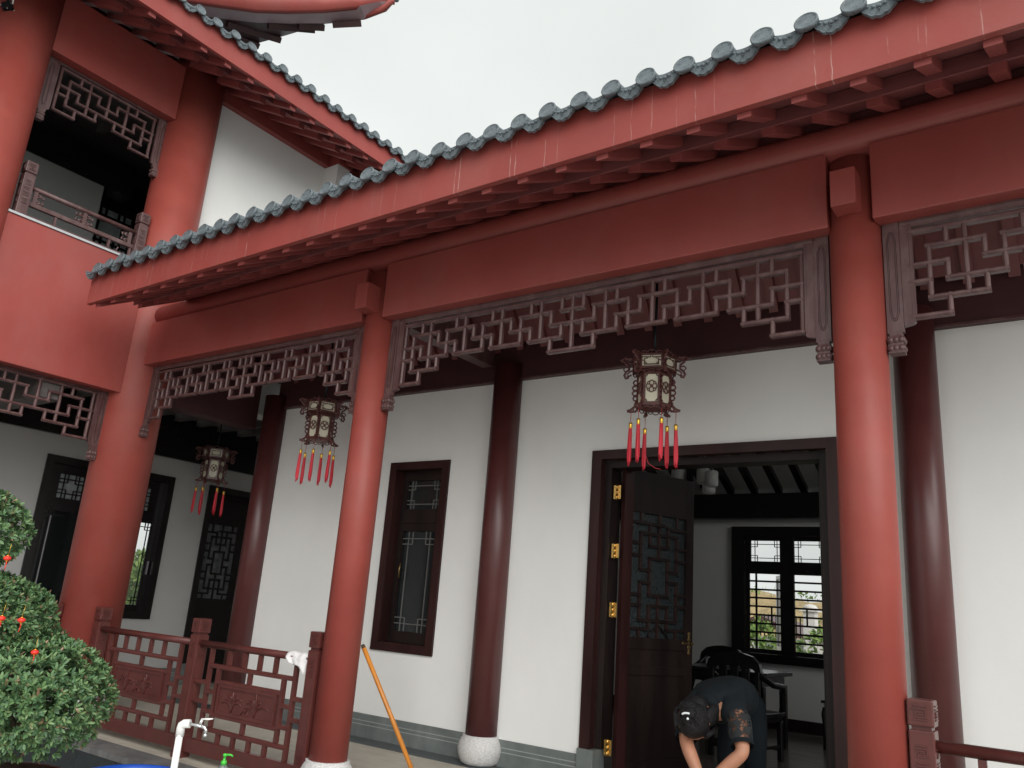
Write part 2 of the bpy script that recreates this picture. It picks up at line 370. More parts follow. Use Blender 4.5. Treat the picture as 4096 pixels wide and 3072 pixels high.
def fret(root, name, org, u, pitch, z0, zp, seg, clip=None):
    """org: point of column 0 on row 0 (z replaced), u: unit vector along the columns"""
    U = Vector(u); ang = math.atan2(U.y, U.x)
    fr = thing_part(name, root)
    for s_ in seg:
        if s_[0] == 'V':
            if clip and s_[1] > clip: continue
            c = Vector(org) + U*(s_[1]*pitch); c.z = z0 - (s_[2]+s_[3])/2*zp; me = bar_mesh((s_[3]-s_[2])*zp, True, material=M['fret'])
        else:
            if clip and s_[2] > clip: continue
            c = Vector(org) + U*((s_[2]+s_[3])/2*pitch); c.z = z0 - s_[1]*zp; me = bar_mesh((s_[3]-s_[2])*pitch, False, material=M['fret'])
        put('bar', me, fr, loc=c, rot=(0, 0, ang))
    return fr
def thing_part(name, root):
    o = bpy.data.objects.new(name, None); COL.objects.link(o); o.parent = root; o.matrix_parent_inverse = INV[root.name]; INV[o.name] = Matrix(); o.empty_display_size = .1
    return o
def groove_board(w_, z0, z1, th=.032):
    """hanging jamb board with a routed cartouche, centred on x=0, front at -y"""
    zc0, zc1 = z0+.06, z1-.05; hw = w_*.30
    lp = []
    for sx, sz in ((-1, -1), (1, -1), (1, 1), (-1, 1)):
        zz = zc0 if sz < 0 else zc1
        cs = [(sx*hw, zz-sz*.045), (sx*hw*.72, zz-sz*.030), (sx*hw*.55, zz-sz*.012), (sx*hw*.20, zz)]
        lp += cs if sx*sz > 0 else cs[::-1]
    rect = []
    for (a, b) in lp:
        rect.append((math.copysign(w_/2, a) if abs(a) > hw*.9 else a*1.0, b) if abs(a) > hw*.9 else (a, z0 if b < (z0+z1)/2 else z1))
    # make corners of the outer loop square
    rect2 = []
    for (a, b), (c, d) in zip(lp, rect):
        if abs(a) > hw*.9: rect2.append((math.copysign(w_/2, a), b))
        elif abs(a) > hw*.6: rect2.append((math.copysign(w_/2, a), z0 if b < (z0+z1)/2 else z1))
        else: rect2.append((a, z0 if b < (z0+z1)/2 else z1))
    m_ = MB().box(-w_/2+.0005, w_/2-.0005, -th/2+.005, th/2, z0+.0005, z1-.0005)
    m_.ring(rect2, lp, -th/2, -th/2+.006)
    sh = [(a*.86, b+(.006 if b < (z0+z1)/2 else -.006)) for a, b in lp]
    sh2 = [(a*.70, b+(.013 if b < (z0+z1)/2 else -.013)) for a, b in lp]
    m_.ring(sh, sh2, -th/2-.001, -th/2+.006)
    sh3 = [(a*.58, b+(.018 if b < (z0+z1)/2 else -.018)) for a, b in lp]
    m_.prism(sh3, -th/2-.001, -th/2+.006)
    return m_
def lotus(w_, z0, z1, d_=.07):
    """carved lotus drop under a jamb board: two petalled tiers"""
    h = z1-z0; m_ = MB()
    m_.box(-w_*.36, w_*.36, -d_*.36, d_*.36, z1-h*.16, z1+.004, .002)
    def tier(a, b, flip):
        zc, hh = (a+b)/2, (b-a)/2
        m_.box(-w_/2*.90, w_/2*.90, -d_/2*.90, d_/2*.90, a, b, hh*.55)
        for sx in (-1, 0, 1):
            for f in (-1, 1):
                m_.ellipsoid((sx*w_*.30, f*d_*.42, zc+flip*hh*.15), (w_*.17, d_*.12, hh*.78), 8, 5)
                m_.ellipsoid((f*w_*.42, sx*d_*.30, zc+flip*hh*.15), (w_*.12, d_*.17, hh*.78), 8, 5)
    tier(z0+h*.47, z1-h*.14, -1); m_.box(-w_*.40, w_*.40, -d_*.40, d_*.40, z0+h*.36, z0+h*.50, .002)
    tier(z0+h*.03, z0+h*.40, 1); m_.box(-w_*.45, w_*.45, -d_*.45, d_*.45, z0, z0+h*.06)
    return m_
JB, LT = {}, {}
def jamb_set(root, pos, ang, bw, z0, z1, lz0, side, barx):
    """jamb board + lotus drop at pos; the moulded frame stile runs on the 'side' of the board as far as the fret bar"""
    k_ = (bw, z0, z1)
    if k_ not in JB: JB[k_] = groove_board(bw, z0, z1).mesh('jamb_board', M['fret'])
    k2 = (bw, lz0, z0)
    if k2 not in LT: LT[k2] = lotus(bw*1.04, lz0, z0).mesh('lotus_drop', M['fret'])
    put('jamb_board', JB[k_], root, loc=(pos[0], pos[1], 0), rot=(0, 0, ang))
    put('lotus_drop', LT[k2], root, loc=(pos[0], pos[1], 0), rot=(0, 0, ang))
    a, b = bw/2+.001, barx-.014
    m_ = MB()
    pr = [(a, z1), (b, z1), (b, z0+.075), (b-.006, z0+.062), (b-.002, z0+.05), (b-.014, z0+.040), (a, z0+.030)]
    if side < 0: pr = [(-p, q) for p, q in pr]
    m_.prism(pr, -.010, .016)
    m_.box(*sorted((side*(b-.012), side*(b-.004))), -.0125, -.009, z0+.07, z1)
    put('frame_stile', m_.mesh('frame_stile', M['fret']), root, loc=(pos[0], pos[1], 0), rot=(0, 0, ang))

# ================================================================ GALLERY BUILDING
GB = thing('gallery_building', (-3.5, 2.0, 0), 'single storey gallery with red columns, white back wall and grey tiled eave', 'building')
def P_(name, mb, m_, **kw): return part(name, mb, M[m_], GB, **kw)
# columns and stone drums
DRUM = MB().lathe([(.125, -.004), (.150, .01), (.163, .035), (.178, .075), (.183, .115), (.176, .155), (.158, .19), (.150, .198), (.150, .215)], 32).mesh('column_base', M['granite'])
COLM = MB().lathe([(RCOL, .212), (RCOL, 3.78)], 40).mesh('column', M['redrough'])
for i, x in enumerate(XC[1:]):
    put('column', COLM, GB, loc=(x, 0, zf(0)-.0)); put('column_base', DRUM, GB, loc=(x, 0, zf(0)))
BCOL = MB().lathe([(.130, .21), (.130, 3.35)], 36).mesh('back_column', M['backred'])
XB = [-6.60, -3.33, .025]
for x in XB:
    put('back_column', BCOL, GB, loc=(x, 1.45, 0)); put('column_base', DRUM, GB, loc=(x, 1.45, 0))
# lintels between columns, purlin, beam heads
ends = [(XC[0]+.20, XC[1]-.112), (XC[1]+.112, XC[2]-.112), (XC[2]+.112, 2.6)]
for a, b in ends:
    P_('lintel', MB().box(a, b, -.118, .10, 3.30, 3.745, .006), 'red')
P_('eave_purlin', MB().tube([(XC[0]+.2, 0, 3.845), (2.6, 0, 3.845)], .112, 24), 'red')
for x in XC[1:3]:
    P_('beam_head', MB().box(x-.0625, x+.0625, -.25, -.06, 3.345, 3.552, .003), 'red')
    P_('tie_beam', MB().box(x-.0625, x+.0625, .12, 1.40, 3.345, 3.552, .003), 'fret')
P_('tie_beam', MB().box(-7.06, -6.85, .20, 1.40, 2.99, 3.62, .004), 'dkred')
# back wall (with door and window openings) and dark band above
wall = MB()
def wallbox(x0, x1, z0, z1): wall.box(x0, x1, D, D+.24, z0, z1)
wallbox(-6.62, -4.70, -.02, 3.212); wallbox(-4.70, -3.995, -.02, .785); wallbox(-4.70, -3.995, 2.495, 3.212)
wallbox(-3.995, -2.41, -.02, 3.212); wallbox(-2.41, -.50, 2.50, 3.212); wallbox(-.50, 2.6, -.02, 3.212)
P_('back_wall', wall, 'white')
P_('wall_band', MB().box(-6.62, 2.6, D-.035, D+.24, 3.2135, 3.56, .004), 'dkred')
P_('wall_band_trim', MB().box(-6.62, 2.6, D-.05, D-.037, 3.2145, 3.232), 'fret')
# stone skirting with two incised pale lines
for a, b in ((-6.45, -4.88), (-4.876, -3.47), (-3.19, -2.428), (-.468, -.12), (.17, 2.6)):
    m_ = MB().box(a, b, D-.018, D-.001, -.01, .1985); P_('skirting_slab', m_, 'base')
    P_('skirting_line', MB().box(a, b, D-.0205, D-.0185, .137, .144), 'baseline'); P_('skirting_line', MB().box(a, b, D-.0205, D-.0185, .104, .111), 'baseline')
# eave: fascia, flying rafters, lower rafters, boards
x0f, x1f = -6.318, 2.4
P_('fascia_board', MB().box(x0f, x1f, -.98, -.94, 3.572, 3.862, .003), 'fascia')
zfly = lambda y: 3.545 + (y+.93)*SL
fr = [];
def slab_x(x0, x1, y0, y1, za, th):
    """plank in the roof pitch: za is the underside at y0"""
    zb = za + (y1-y0)*SL
    return MB().prism([(y0, za), (y1, zb), (y1, zb+th), (y0, za+th)], x0, x1, axis='x')
FLY = slab_x(-.034, .034, -.936, -.46, zfly(-.936), .085).mesh('flying_rafter', M['rafter'])
LOW = slab_x(-.036, .036, -.55, .02, 3.672, .078).mesh('rafter', M['rafter'])
i = 0; x = -.275 - 23*.2575
while x < 2.3:
    if x > x0f+.03:
        put('flying_rafter', FLY, GB, loc=(x, 0, 0)); put('rafter', LOW, GB, loc=(x-.01, 0, 0))
    x += .2575
P_('eave_board', slab_x(x0f, x1f, -.938, 0.02, zfly(-.938)+.058, .02), 'eavered')
P_('soffit_board', slab_x(x0f, x1f, -.545, .02, 3.728, .018), 'eavered')
P_('purlin_board', MB().box(x0f, x1f, -.012, .012, 3.93, 4.12), 'eavered')
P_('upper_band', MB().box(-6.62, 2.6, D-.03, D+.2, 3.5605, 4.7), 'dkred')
P_('side_ceiling', MB().box(-7.11, -6.60, .3, 5.5, 3.63, 3.67), 'dkred')
P_('soffit_edge', MB().box(x0f, x1f, -.560, -.5465, 3.716, 3.80), 'eavered')
# vaulted gallery ceiling: bent rafters and boards
def bent(y0=.06):
    prof = []
    for k_ in range(13):
        t = k_/12; y = .06+t*1.40
        z = 3.86 + .26*math.sin(math.pi*min(1, t*1.05)*.5)*1.0 if t < .55 else 4.115 - .62*((t-.55)/.45)**1.7
        prof.append((y, z))
    return prof
bp_ = bent()
BENT = MB().prism(bp_ + [(y, z+.075) for y, z in bp_[::-1]], -.034, .034, axis='x').mesh('ceiling_rafter', M['rafterred'])
x = -.275 - 23*.2575
while x < 2.3:
    if x > -6.55: put('ceiling_rafter', BENT, GB, loc=(x-.12, 0, 0))
    x += .2575
P_('ceiling_board', MB().prism([(y, z+.0765) for y, z in bp_] + [(y, z+.095) for y, z in bp_[::-1]], -7.1, 2.4, axis='x'), 'eavered')
# roof body and tiles
RF = P_('roof', MB().prism([(-.72, 3.862), (-.60, 3.875), (4.1, 3.872+4.7*.5), (9.2, 3.872), (9.2, 3.93), (4.1, 3.93+4.7*.5), (-.60, 3.91), (-.72, 3.885)], x0f-.02, x1f, axis='x'), 'tile')
def cover_tile():
    m_ = MB(); r_ = .050; n = 14; Ls = .40
    # half-round barrel running up the pitch, with a moulded round end
    k = len(m_.v)
    for (y, rr) in ((0, r_), (.02, r_), (Ls, r_)):
        for j in range(n+1):
            t = math.pi*j/n - .25*(1 if j == 0 else 0) ; t = -.35 + (math.pi+.7)*j/n
            m_.v.append((rr*math.cos(t), y, rr*math.sin(t) + y*.12))
    for i_ in range(2):
        for j in range(n):
            m_.f.append((i_*(n+1)+j, i_*(n+1)+j+1, (i_+1)*(n+1)+j+1, (i_+1)*(n+1)+j)); m_.sm.append(True)
    k0 = len(m_.v); m_.lathe([(.046, .014), (.054, .012), (.055, -.008), (.052, -.011), (.048, -.0105), (.0465, -.008), (.030, -.0085), (.001, -.0095)], 22, axis='y')
    pass
    tl = Matrix.Rotation(R(-14), 4, 'X')
    for i_ in range(k0, len(m_.v)): m_.v[i_] = tuple(tl @ Vector(m_.v[i_]))
    return m_
ct = cover_tile()
COVER = ct.mesh('cover_tile', M['tilerelief'])
def drip_tile():
    m_ = MB(); w2 = .088
    def topz(t): return -.026*(1-(t)**2)           # sagging pan edge
    top, bot = [], []
    n = 18
    for k_ in range(n+1):
        t = -1+2*k_/n; top.append((t*w2, topz(t)))
        lob = abs(math.sin((t+1)*.5*math.pi*5))*.007
        bot.append((t*w2*.98, topz(t) - (.060*math.sqrt(max(0, 1-t*t)) + lob*(1-abs(t)**6)) - .002))
    k = len(m_.v)
    for (off) in (0, 1):
        for (a, b) in zip(top, bot):
            dy = .0 if off == 0 else .014
            m_.v.append((a[0], dy, a[1])); m_.v.append((b[0], dy+.012*(a[1]-b[1])/.07, b[1]))
    q = 2*(n+1)
    for k_ in range(n):
        a = k+2*k_
        m_.f += [(a, a+1, a+3, a+2), (a+q, a+q+2, a+q+3, a+q+1), (a+1, a+q+1, a+q+3, a+3)]; m_.sm += [False]*3
    # raised scalloped rim and a flower boss
    for k_ in range(n):
        a, b = bot[k_], bot[k_+1]
        ya = .012*(top[k_][1]-a[1])/.07; yb = .012*(top[k_+1][1]-b[1])/.07
        m_.tube([(a[0], ya-.002, a[1]+.004), (b[0], yb-.002, b[1]+.004)], .0038, 5, caps=False)
    for (px, pz, rr) in ((0, -.048, .012), (-.024, -.044, .009), (.024, -.044, .009), (-.046, -.034, .007), (.046, -.034, .007), (0, -.066, .006)):
        m_.ellipsoid((px, -.002 if abs(px) < .03 else .0, pz), (rr, .006, rr*.8), 8, 4)
    # pan running up the slope
    for k_ in range(6):
        t0, t1 = -1+k_/3, -1+(k_+1)/3
        m_.add([(t0*w2, .01, topz(t0)), (t1*w2, .01, topz(t1)), (t1*w2, .38, topz(t1)+.38*.18), (t0*w2, .38, topz(t0)+.38*.18)], [(0, 1, 2, 3)], True)
    return m_
DRIP = drip_tile().mesh('drip_tile', M['tilerelief'])
def eave_tiles(root, x_of, n0, n1, z, jit, rot):
    for i in range(n0, n1):
        p = x_of(i); q = x_of(i+.5)
        put('cover_tile', COVER, root, loc=(p[0]+random.uniform(-.006, .006), p[1]+random.uniform(-.012, .006), z+random.uniform(-.005, .005)), rot=(random.uniform(-.05, .05), random.uniform(-.06, .06), rot+random.uniform(-.05, .05)))
        put('drip_tile', DRIP, root, loc=(q[0]+random.uniform(-.004, .004), q[1]+.0+random.uniform(-.006, .006), z+.006+random.uniform(-.004, .004)), rot=(random.uniform(-.06, .06), random.uniform(-.05, .05), rot+random.uniform(-.05, .05)))
eave_tiles(RF, lambda i: (.2555-.1997*i, -1.045), -8, 33, 3.868, 0, 0)
# barrel rows further up the roof, one mesh (out of sight behind the eave)
br = MB()
for i in range(-8, 33):
    x = .2555-.1997*i; br.tube([(x, -.62, 3.90), (x, 4.0, 3.93+4.6*.5)], .05, 8, caps=False)
o = part('barrel_row', br, M['tile'], RF); o['kind'] = 'stuff'

# fretwork
fret(GB, 'fretwork', (-3.249, 0, 0), (1, 0, 0), (3.249-.288)/36, 3.235, .0935, SEG36)
fret(GB, 'fretwork', (-6.640, 0, 0), (1, 0, 0), (6.640-3.790)/36, 3.235, .0935, SEG36)
fret(GB, 'fretwork', (.262, 0, 0), (1, 0, 0), .0826, 3.235, .0935, SEG36, clip=22)
for a, b in ((XC[1]+.222, XC[2]-.222), (XC[0]+.36, XC[1]-.222), (XC[2]+.222, 2.5)):
    P_('frame_rail', MB().prism([(-.010, 3.262), (.016, 3.262), (.016, 3.299), (-.022, 3.299), (-.022, 3.285), (-.010, 3.272)], a, b, axis='x'), 'fret')
bw = .078
for x, side in ((XC[1]+.176, 1), (XC[2]-.176, -1), (XC[1]-.176, -1), (XC[2]+.176, 1)):
    jamb_set(GB, (x, -.005), 0, bw, 2.690, 3.299, 2.580, side, .111)
jamb_set(GB, (XC[0]+.302, -.005), 0, bw, 2.690, 3.299, 2.580, 1, .048+.039)

# window in the back wall
def bx(*a): return MB().box(*a)
WN = P_('window', MB().ring([(-4.727, .76), (-3.974, .76), (-3.974, 2.518), (-4.727, 2.518)], [(-4.640, .838), (-4.060, .838), (-4.060, 2.443), (-4.640, 2.443)], D-.022, D+.20), 'woodred')
sash = lambda x0, x1, z0, z1, ix0, ix1, iz0, iz1, y: MB().ring([(x0, z0), (x1, z0), (x1, z1), (x0, z1)], [(ix0, iz0), (ix1, iz0), (ix1, iz1), (ix0, iz1)], y-.018, y+.03)
yw = D+.12
part('sash', sash(-4.685, -4.055, 1.985, 2.445, -4.585, -4.165, 2.075, 2.355, yw), M['wood'], WN)
part('sash', sash(-4.685, -4.055, .84, 1.94, -4.588, -4.175, .94, 1.865, yw), M['wood'], WN)
part('transom', bx(-4.685, -4.055, yw-.03, yw+.03, 1.941, 1.984), M['wood'], WN)
part('pane', bx(-4.586, -4.160, yw+.012, yw+.018, 2.073, 2.357), M['glass'], WN)
part('pane', bx(-4.590, -4.170, yw+.012, yw+.018, .938, 1.867), M['glass'], WN)
def corner_lattice(root, x0, x1, z0, z1, y, g, w_=.009, mname='fret', axis='y', two=True):
    """thin muntins: a rectangle inset by g with small squares in the corners"""
    B = []
    h = .75*g
    B += [('H', z0+g, x0+.0, x1), ('H', z1-g, x0, x1), ('V', x0+g, z0, z1), ('V', x1-g, z0, z1)]
    for sx in (0, 1):
        for sz in (0, 1):
            xa = x0+g+h if sx == 0 else x1-g-h; zb = z0+g+h if sz == 0 else z1-g-h
            B.append(('V', xa, *( (z0, zb) if sz == 0 else (zb, z1))))
            B.append(('H', zb, *( (x0, xa) if sx == 0 else (xa, x1))))
    for k_, c, a, b in B:
        if axis == 'y':
            m_ = MB().box(a, b, y-.006, y+.006, c-w_/2, c+w_/2) if k_ == 'H' else MB().box(c-w_/2, c+w_/2, y-.0045, y+.0075, a, b)
        else:
            m_ = MB().box(y-.006, y+.006, a, b, c-w_/2, c+w_/2) if k_ == 'H' else MB().box(y-.0045, y+.0075, c-w_/2, c+w_/2, a, b)
        part('muntin', m_, M[mname], root)
corner_lattice(WN, -4.586, -4.163, 2.075, 2.355, yw+.004, .05, mname='muntin')
corner_lattice(WN, -4.588, -4.175, .94, 1.865, yw+.004, .07, mname='muntin')
part('handle', MB().tube([(-4.55, yw-.045, 1.42), (-4.55, yw-.05, 1.50), (-4.548, yw-.04, 1.56)], .007, 6), M['oldbrass'], WN)

# door frame, opened leaf
DF = P_('door_frame', MB().prism([(-2.436, .249), (-2.436, 2.521), (-.487, 2.521), (-.487, -.02), (-.575, -.02), (-.575, 2.446), (-2.346, 2.446), (-2.346, .249)], D-.026, D+.05), 'woodred')
part('jamb', MB().box(-2.344, -2.290, D+.052, D+.22, .25, 2.444), M['wood'], DF)
part('jamb', MB().box(-.64, -.577, D+.052, D+.22, -.01, 2.444), M['wood'], DF)
part('head', MB().box(-2.289, -.641, D+.052, D+.22, 2.385, 2.444), M['wood'], DF)
P_('door_stone', MB().box(-2.44, -2.300, D-.05, D+.13, -.01, .2475, .004), 'base')
hinge0 = Vector((-2.222, 1.655, 0)); ANG = R(70)
DL = thing_part('door_leaf', GB); lm = Matrix.Translation(hinge0) @ Matrix.Rotation(ANG, 4, 'Z')
def dl(name, mb, m_): return part(name, mb.xf(lm), M[m_], DL)
LW = .80
dl('stile', bx(0, .095, -.022, .022, .02, 2.40), 'woodred'); dl('stile', bx(LW-.085, LW, -.022, .022, .02, 2.40), 'wood')
dl('rail', bx(.096, LW-.086, -.022, .022, 2.058, 2.40), 'wood'); dl('rail', bx(.096, LW-.086, -.022, .022, .985, 1.072), 'wood'); dl('rail', bx(.096, LW-.086, -.022, .022, .79, .855), 'wood'); dl('rail', bx(.096, LW-.086, -.022, .022, .02, .17), 'wood')
dl('panel', bx(.094, LW-.084, -.010, .010, .853, .987), 'wood'); dl('panel', bx(.094, LW-.084, -.010, .010, .168, .792), 'wood')
dl('pane', bx(.094, LW-.084, .004, .010, 1.070, 2.060), 'frost')
# lattice of the leaf: grid 6 x 9
gx0, gx1, gz0, gz1 = .096, LW-.086, 1.072, 2.058
GX = lambda i: gx0+(gx1-gx0)*i/6; GZ = lambda j: gz1-(gz1-gz0)*j/12
LAT = "V1:0-1 V3:0-1.3 V5:0-1 H1:0-3.5 H1.3:4-6 V2:1-3.2 V4:1.2-3.2 V3:1.3-4.4 H2:1-5 V1:2-5.6 V5:2-5.6 H3.2:2-4 H3:0-1 H4.2:0-1 H3.2:5-6 H4.4:5-6 H4.4:2-4 V2:4.4-8 V4:4.4-8 H5.6:1-2 H5.6:4-5 H6.8:1-2 H6.6:4-5 V1:6.8-10.4 V5:6.6-10.4 H8:2-4 V3:8-10.4 H8:0-1 H9:0-1 H7.8:5-6 H8.9:5-6 V2:9-11.2 V4:9-11.2 H9:2-4 H10.4:1-5 V3:10.4-12 H11.2:0-2 H11.2:4-6 V1:11.2-12 V5:11.2-12"
for t_ in LAT.split():
    k_, r_ = t_.split(':'); a, b = map(float, r_.split('-')); c = float(k_[1:]); hw = .012
    if k_[0] == 'V': m_ = bx(GX(c)-hw+.001, GX(c)+hw-.001, -.019, .003, GZ(b)-hw*.9, GZ(a)+hw*.9); nm = 'lattside'
    else: m_ = bx(GX(a)-hw, GX(b)+hw, -.021, .0035, GZ(c)-hw, GZ(c)+hw); nm = 'wood'
    dl('lattice_bar', m_, nm)
arch = [(GX(2), -.02, GZ(12)), (GX(2.1), -.02, GZ(11.6)), (GX(2.5), -.02, GZ(11.3)), (GX(2.7), -.02, GZ(11.0)), (GX(3), -.02, GZ(10.85)), (GX(3.3), -.02, GZ(11.0)), (GX(3.5), -.02, GZ(11.3)), (GX(3.9), -.02, GZ(11.6)), (GX(4), -.02, GZ(12))]
dl('lattice_bar', MB().tube(arch, .008, 6), 'wood')
for z in (2.19, 1.72, 1.265, .265):
    m_ = MB().box(-2.278, -2.214, 1.590, 1.596, z-.055, z+.055)
    m_.tube([(-2.247, 1.585, z-.062), (-2.247, 1.585, z-.02)], .009, 8); m_.tube([(-2.247, 1.585, z-.018), (-2.247, 1.585, z+.018)], .008, 8); m_.tube([(-2.247, 1.585, z+.02), (-2.247, 1.585, z+.062)], .009, 8)
    for sx in (-1, 1):
        for dz in (-.04, 0, .04): m_.ellipsoid((-2.247+sx*.022, 1.589, z+dz), (.004, .003, .004), 6, 3)
    part('hinge', m_, M['brass'], DL)
m_ = MB()
for (a, b, r_) in ((0, .075, .017), (0, .055, .013), (0, .03, .02), (0, 0, .016), (0, -.03, .02), (0, -.055, .013), (0, -.075, .017)): m_.ellipsoid((LW-.042+a, -.025, 1.045+b), (r_, .004, r_), 10, 4)
m_.box(LW-.12, LW-.05, -.031, -.026, 1.038, 1.052); m_.lathe([(.012, -.034), (.014, -.030), (.012, -.026)], 10, c=(LW-.115, 0, 1.045), axis='y'); m_.lathe([(.012, -.034), (.014, -.030), (.012, -.026)], 10, c=(LW-.008, 0, 1.045), axis='y')
dl('latch', m_, 'oldbrass')
# other leaf folded away inside, behind the right jamb
part('door_leaf', MB().box(-.70, -.655, 1.75, 2.5, .02, 2.40), M['wood'], GB)

# interior room
ROOMX = (-6.4, 1.8); YB = 6.75
iw = MB()
def ib(x0, x1, z0, z1): iw.box(x0, x1, YB, YB+.24, z0, z1)
ib(ROOMX[0], -3.15, 0, 3.2); ib(-3.15, -1.78, 0, .84); ib(-3.15, -1.78, 2.50, 3.2); ib(-1.78, -.2, 0, 3.2); ib(-.2, 1.2, 0, .84); ib(-.2, 1.2, 2.5, 3.2); ib(1.2, ROOMX[1], 0, 3.2)
iw.box(ROOMX[0]-.2, ROOMX[0], D+.24, YB+.24, 0, 3.2); iw.box(ROOMX[1], ROOMX[1]+.2, D+.24, YB+.24, 0, 3.2)
P_('room_wall', iw, 'inwhite')
P_('room_skirting', MB().box(ROOMX[0], ROOMX[1], YB-.015, YB-.001, 0, .15), 'wood')
P_('room_floor', MB().box(ROOMX[0], ROOMX[1], D+.02, YB-.001, -.011, .004), 'roomfloor')
P_('room_beam', MB().box(ROOMX[0], ROOMX[1], YB-.16, YB-.002, 2.64, 2.975), 'black')
P_('ceiling_slope', MB().prism([(YB, 3.06), (4.1, 4.36), (D+.24, 3.2), (D+.24, 3.24), (4.1, 4.40), (YB, 3.10)], ROOMX[0], ROOMX[1], axis='x'), 'inwhite')
JO = MB().prism([(YB-.02, 2.978), (4.12, 4.26), (4.12, 4.345), (YB-.02, 3.06)], -.045, .045, axis='x').mesh('ceiling_joist', M['black'])
for k_ in range(16): put('ceiling_joist', JO, GB, loc=(-5.9+k_*.335, 0, 0))
P_('ridge_beam', MB().box(ROOMX[0], ROOMX[1], 4.0, 4.12, 4.10, 4.345), 'black')
ADDWIN = P_('window', MB().ring([(-.26, .79), (1.26, .79), (1.26, 2.54), (-.26, 2.54)], [(-.10, .92), (1.10, .92), (1.10, 2.40), (-.10, 2.40)], YB-.05, YB+.16), 'black')  # unseen extra window, added to let more daylight into the room
part('mullion', MB().box(.46, .54, YB+.0, YB+.04, .921, 2.399), M['black'], ADDWIN)
# far window
FW = P_('window', MB().ring([(-3.21, .79), (-1.72, .79), (-1.72, 2.54), (-3.21, 2.54)], [(-3.04, .90), (-1.87, .90), (-1.87, 2.42), (-3.04, 2.42)], YB-.05, YB+.16), 'black')
yy = YB+.02
part('transom', bx(-3.04, -1.87, yy-.03, yy+.03, 1.925, 2.08), M['black'], FW)
part('mullion', bx(-2.565, -2.39, yy-.029, yy+.031, .901, 1.924), M['black'], FW); part('mullion', bx(-2.565, -2.385, yy-.029, yy+.031, 2.081, 2.419), M['black'], FW)
for a, b in ((-2.958, -2.568), (-2.378, -1.985)):
    part('sash', MB().ring([(a-.082, 2.081), (b+.003 if b < -2.4 else b+.114, 2.081), (b+.003 if b < -2.4 else b+.114, 2.419), (a-.082, 2.419)] if b < -2.4 else [(a-.005, 2.081), (b+.114, 2.081), (b+.114, 2.419), (a-.005, 2.419)], [(a, 2.083), (b, 2.083), (b, 2.356), (a, 2.356)], yy-.012, yy+.012), M['black'], FW)
    corner_lattice(FW, a, b, 2.083, 2.356, yy+.016, .045, .009, 'black')
    part('pane', bx(a, b, yy+.026, yy+.029, 2.083, 2.356), M['clearglass'], FW)
for a, b in ((-3.0, -2.552), (-2.405, -1.955)):
    part('sash', MB().ring([(a-.038, .901), (b-.012 if b < -2.4 else b+.083, .901), (b-.012 if b < -2.4 else b+.083, 1.924), (a-.038, 1.924)] if b < -2.4 else [(a+.016, .901), (b+.083, .901), (b+.083, 1.924), (a+.016, 1.924)], [(a+.02, .960), (b-.02, .960), (b-.02, 1.918), (a+.02, 1.918)], yy-.012, yy+.012), M['black'], FW)
    for j in range(8): part('bar', bx(a+.02, b-.02, yy-.010, yy+.008, 1.822-j*.1085-.012, 1.822-j*.1085+.012), M['black'], FW)
    part('bar', bx((-2.905 if b < -2.4 else -2.035), (-2.880 if b < -2.4 else -2.012), yy-.008, yy+.0065, .961, 1.917), M['black'], FW)
    part('bar', bx((-2.70 if b < -2.4 else -2.245), (-2.68 if b < -2.4 else -2.225), yy-.008, yy+.0065, 1.29, 1.49), M['black'], FW)
cm = Matrix.Translation((-2.56, YB+.15, 0)) @ Matrix.Rotation(R(118), 4, 'Z')
part('casement', MB().ring([(0, .95), (.52, .95), (.52, 1.93), (0, 1.93)], [(.05, 1.0), (.47, 1.0), (.47, 1.88), (.05, 1.88)], -.015, .015).xf(cm), M['silver'], FW)
part('pane', bx(.051, .469, -.003, .003, 1.001, 1.879).xf(cm), M['palefrost'], FW)

# ================================================================ TWO STOREY WING
WX, XA = -6.9906, -6.833
RW = .284
WG = thing('two_storey_wing', (-8.5, 1.0, 0), 'tall two storey wing with balcony, fat red columns and white upper wall', 'building')
def W_(name, mb, m_, parent=None, **kw): return part(name, mb, M[m_], parent or WG, **kw)
for y in (-.0, -1.83, -5.4):
    W_('column', MB().lathe([(RW, .18), (RW, 6.9)], 48, c=(WX, y, 0)), 'redrough')
    W_('column_base', MB().lathe([(.30, -.1), (.33, 0), (.36, .08), (.35, .16), (.31, .178)], 36, c=(WX, y, 0)), 'granite')
# balcony apron and lintels
for y0, y1 in ((-1.60, -.238), (-5.2, -2.05)):
    W_('balcony_apron', MB().box(-7.12, XA, y0, y1, 2.99, 4.335, .004), 'redflat')
    W_('apron_coping', MB().box(-7.12, XA+.014, y0, y1, 4.3365, 4.358), 'silver')
    W_('lintel', MB().box(-7.10, -6.85, y0+.02, y1-.02, 6.078, 6.74, .004), 'redflat')
# frets
fret(WG, 'fretwork', (-6.975, -1.404, 0), (0, 1, 0), .0990, 6.022, .0912, SEG10)
fret(WG, 'fretwork', (-6.975, -1.442, 0), (0, 1, 0), .1025, 2.955, .0925, SEG10)
for z0, z1, lz, yl, yr_, zr in ((5.49, 6.077, 5.39, -1.502, -.300, 6.052), (2.41, 2.988, 2.305, -1.502, -.318, 2.974)):
    for y, sd_ in ((yl, 1), (yr_, -1)):
        jamb_set(WG, (-6.980, y), R(90), .078, z0, z1, lz, sd_, .083)
    W_('frame_rail', MB().box(-6.99, -6.965, -1.455, -.36, zr-.004, z1-.001), 'fret')
